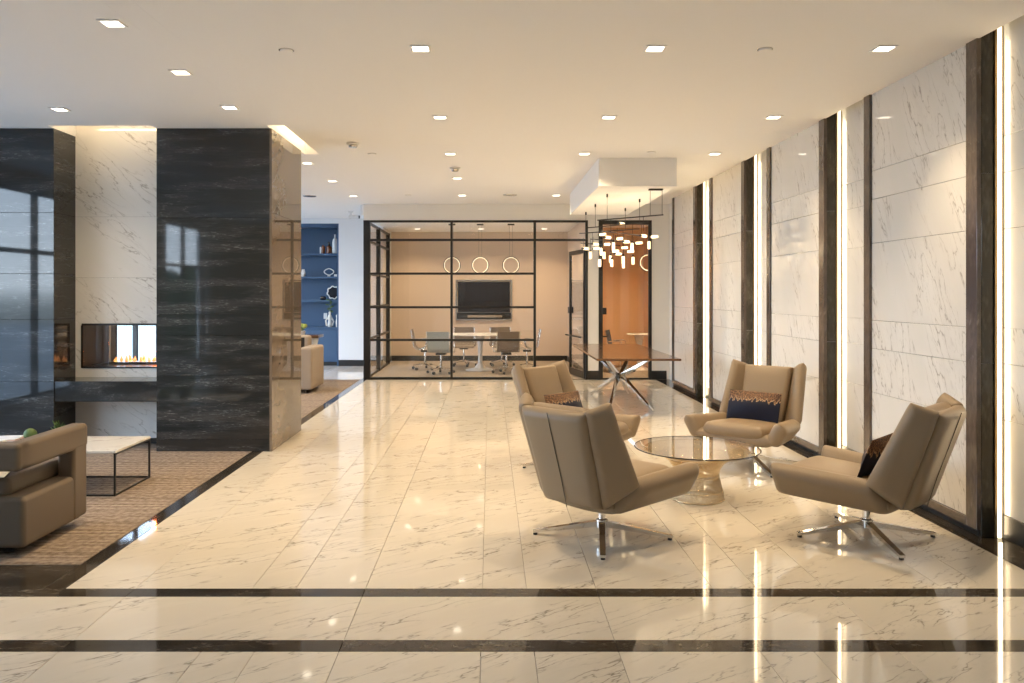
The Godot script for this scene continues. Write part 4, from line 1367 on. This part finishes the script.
func build_small_office() -> void:
	var t := thing("office_table", "white round table edge inside the orange office", "table", Vector3(3.06, 0.002, -16.0))
	obj("table_top", lathe([Vector2(0, 0.715), Vector2(0.25, 0.715), Vector2(0.26, 0.728), Vector2(0.25, 0.735), Vector2(0, 0.735)], 36), M.white_gloss, t)
	obj("pedestal", lathe([Vector2(0, 0), Vector2(0.24, 0), Vector2(0.22, 0.014), Vector2(0.05, 0.1), Vector2(0.035, 0.4), Vector2(0.1, 0.7), Vector2(0, 0.715)], 24), M.white_gloss, t)
	var c := office_chair(M.black_cloth, "black mesh swivel chair inside the orange office", Vector3(2.60, 0.002, -15.5), deg_to_rad(70))
	c.remove_meta("group")
	ring_pendant(Vector3(3.22, 2.19, -15.9), "thin glowing ring pendant inside the orange office", 2.99)
	downlight(2.6, 15.3, "square recessed downlight in the orange office ceiling", "", 8.0, 2.99)

func build_ceiling_bits() -> void:
	for q in [[-1.36, 5.21], [1.83, 5.19], [-1.37, 9.05], [1.85, 8.95], [-1.35, 12.84]]:
		var t := thing("sprinkler", "small white sprinkler cap flush in the lobby ceiling", "sprinkler", Vector3(q[0], CEIL, -q[1]), 0.0, "ceiling sprinkler caps")
		obj("cap", lathe([Vector2(0, -0.014), Vector2(0.038, -0.014), Vector2(0.043, -0.009), Vector2(0.043, 0.0)], 24), M.ceiling, t)
		obj("gap_ring", lathe([Vector2(0.043, -0.005), Vector2(0.05, -0.004), Vector2(0.05, 0.0)], 24), M.bright_metal, t)
	for q in [[-1.48, 8.42, "round white smoke detector nearest the stone column's light slot"], [-0.45, 10.05, "round white smoke detector in line with the lobby downlights"]]:
		var t := thing("smoke_detector", q[2], "smoke detector", Vector3(q[0], CEIL, -q[1]))
		obj("base", lathe([Vector2(0, -0.02), Vector2(0.065, -0.02), Vector2(0.07, -0.012), Vector2(0.07, 0)], 24), M.plaster, t)
		obj("sensor", lathe([Vector2(0, -0.05), Vector2(0.04, -0.048), Vector2(0.05, -0.03), Vector2(0.045, -0.02)], 24), M.bright_metal, t)
	for q in [[0.33, 12.84, "round flush ceiling speaker toward the glazing"], [-3.0, 12.97, "round flush ceiling speaker over the far lounge"]]:
		var t := thing("ceiling_speaker", q[2], "speaker", Vector3(q[0], CEIL, -q[1]))
		obj("grille", lathe([Vector2(0, -0.006), Vector2(0.11, -0.006), Vector2(0.115, 0)], 28), M.bright_metal, t)
	var s := thing("security_camera", "small white ceiling camera beside the glazing corner", "camera", Vector3(-2.75, CEIL, -15.4))
	obj("mount", lathe([Vector2(0, -0.08), Vector2(0.02, -0.08), Vector2(0.02, -0.02), Vector2(0.05, -0.015), Vector2(0.05, 0)], 16), M.white_gloss, s)
	obj("body", round_box(Vector3(0.2, 0.07, 0.07), 0.02), M.white_gloss, s, Vector3(0.06, -0.11, 0))
	obj("lens", lathe([Vector2(0, 0), Vector2(0.03, 0), Vector2(0.03, 0.02), Vector2(0, 0.02)], 14), M.dark_glaze, s, Vector3(0.16, -0.11, 0), Vector3(0, 0, -PI / 2))
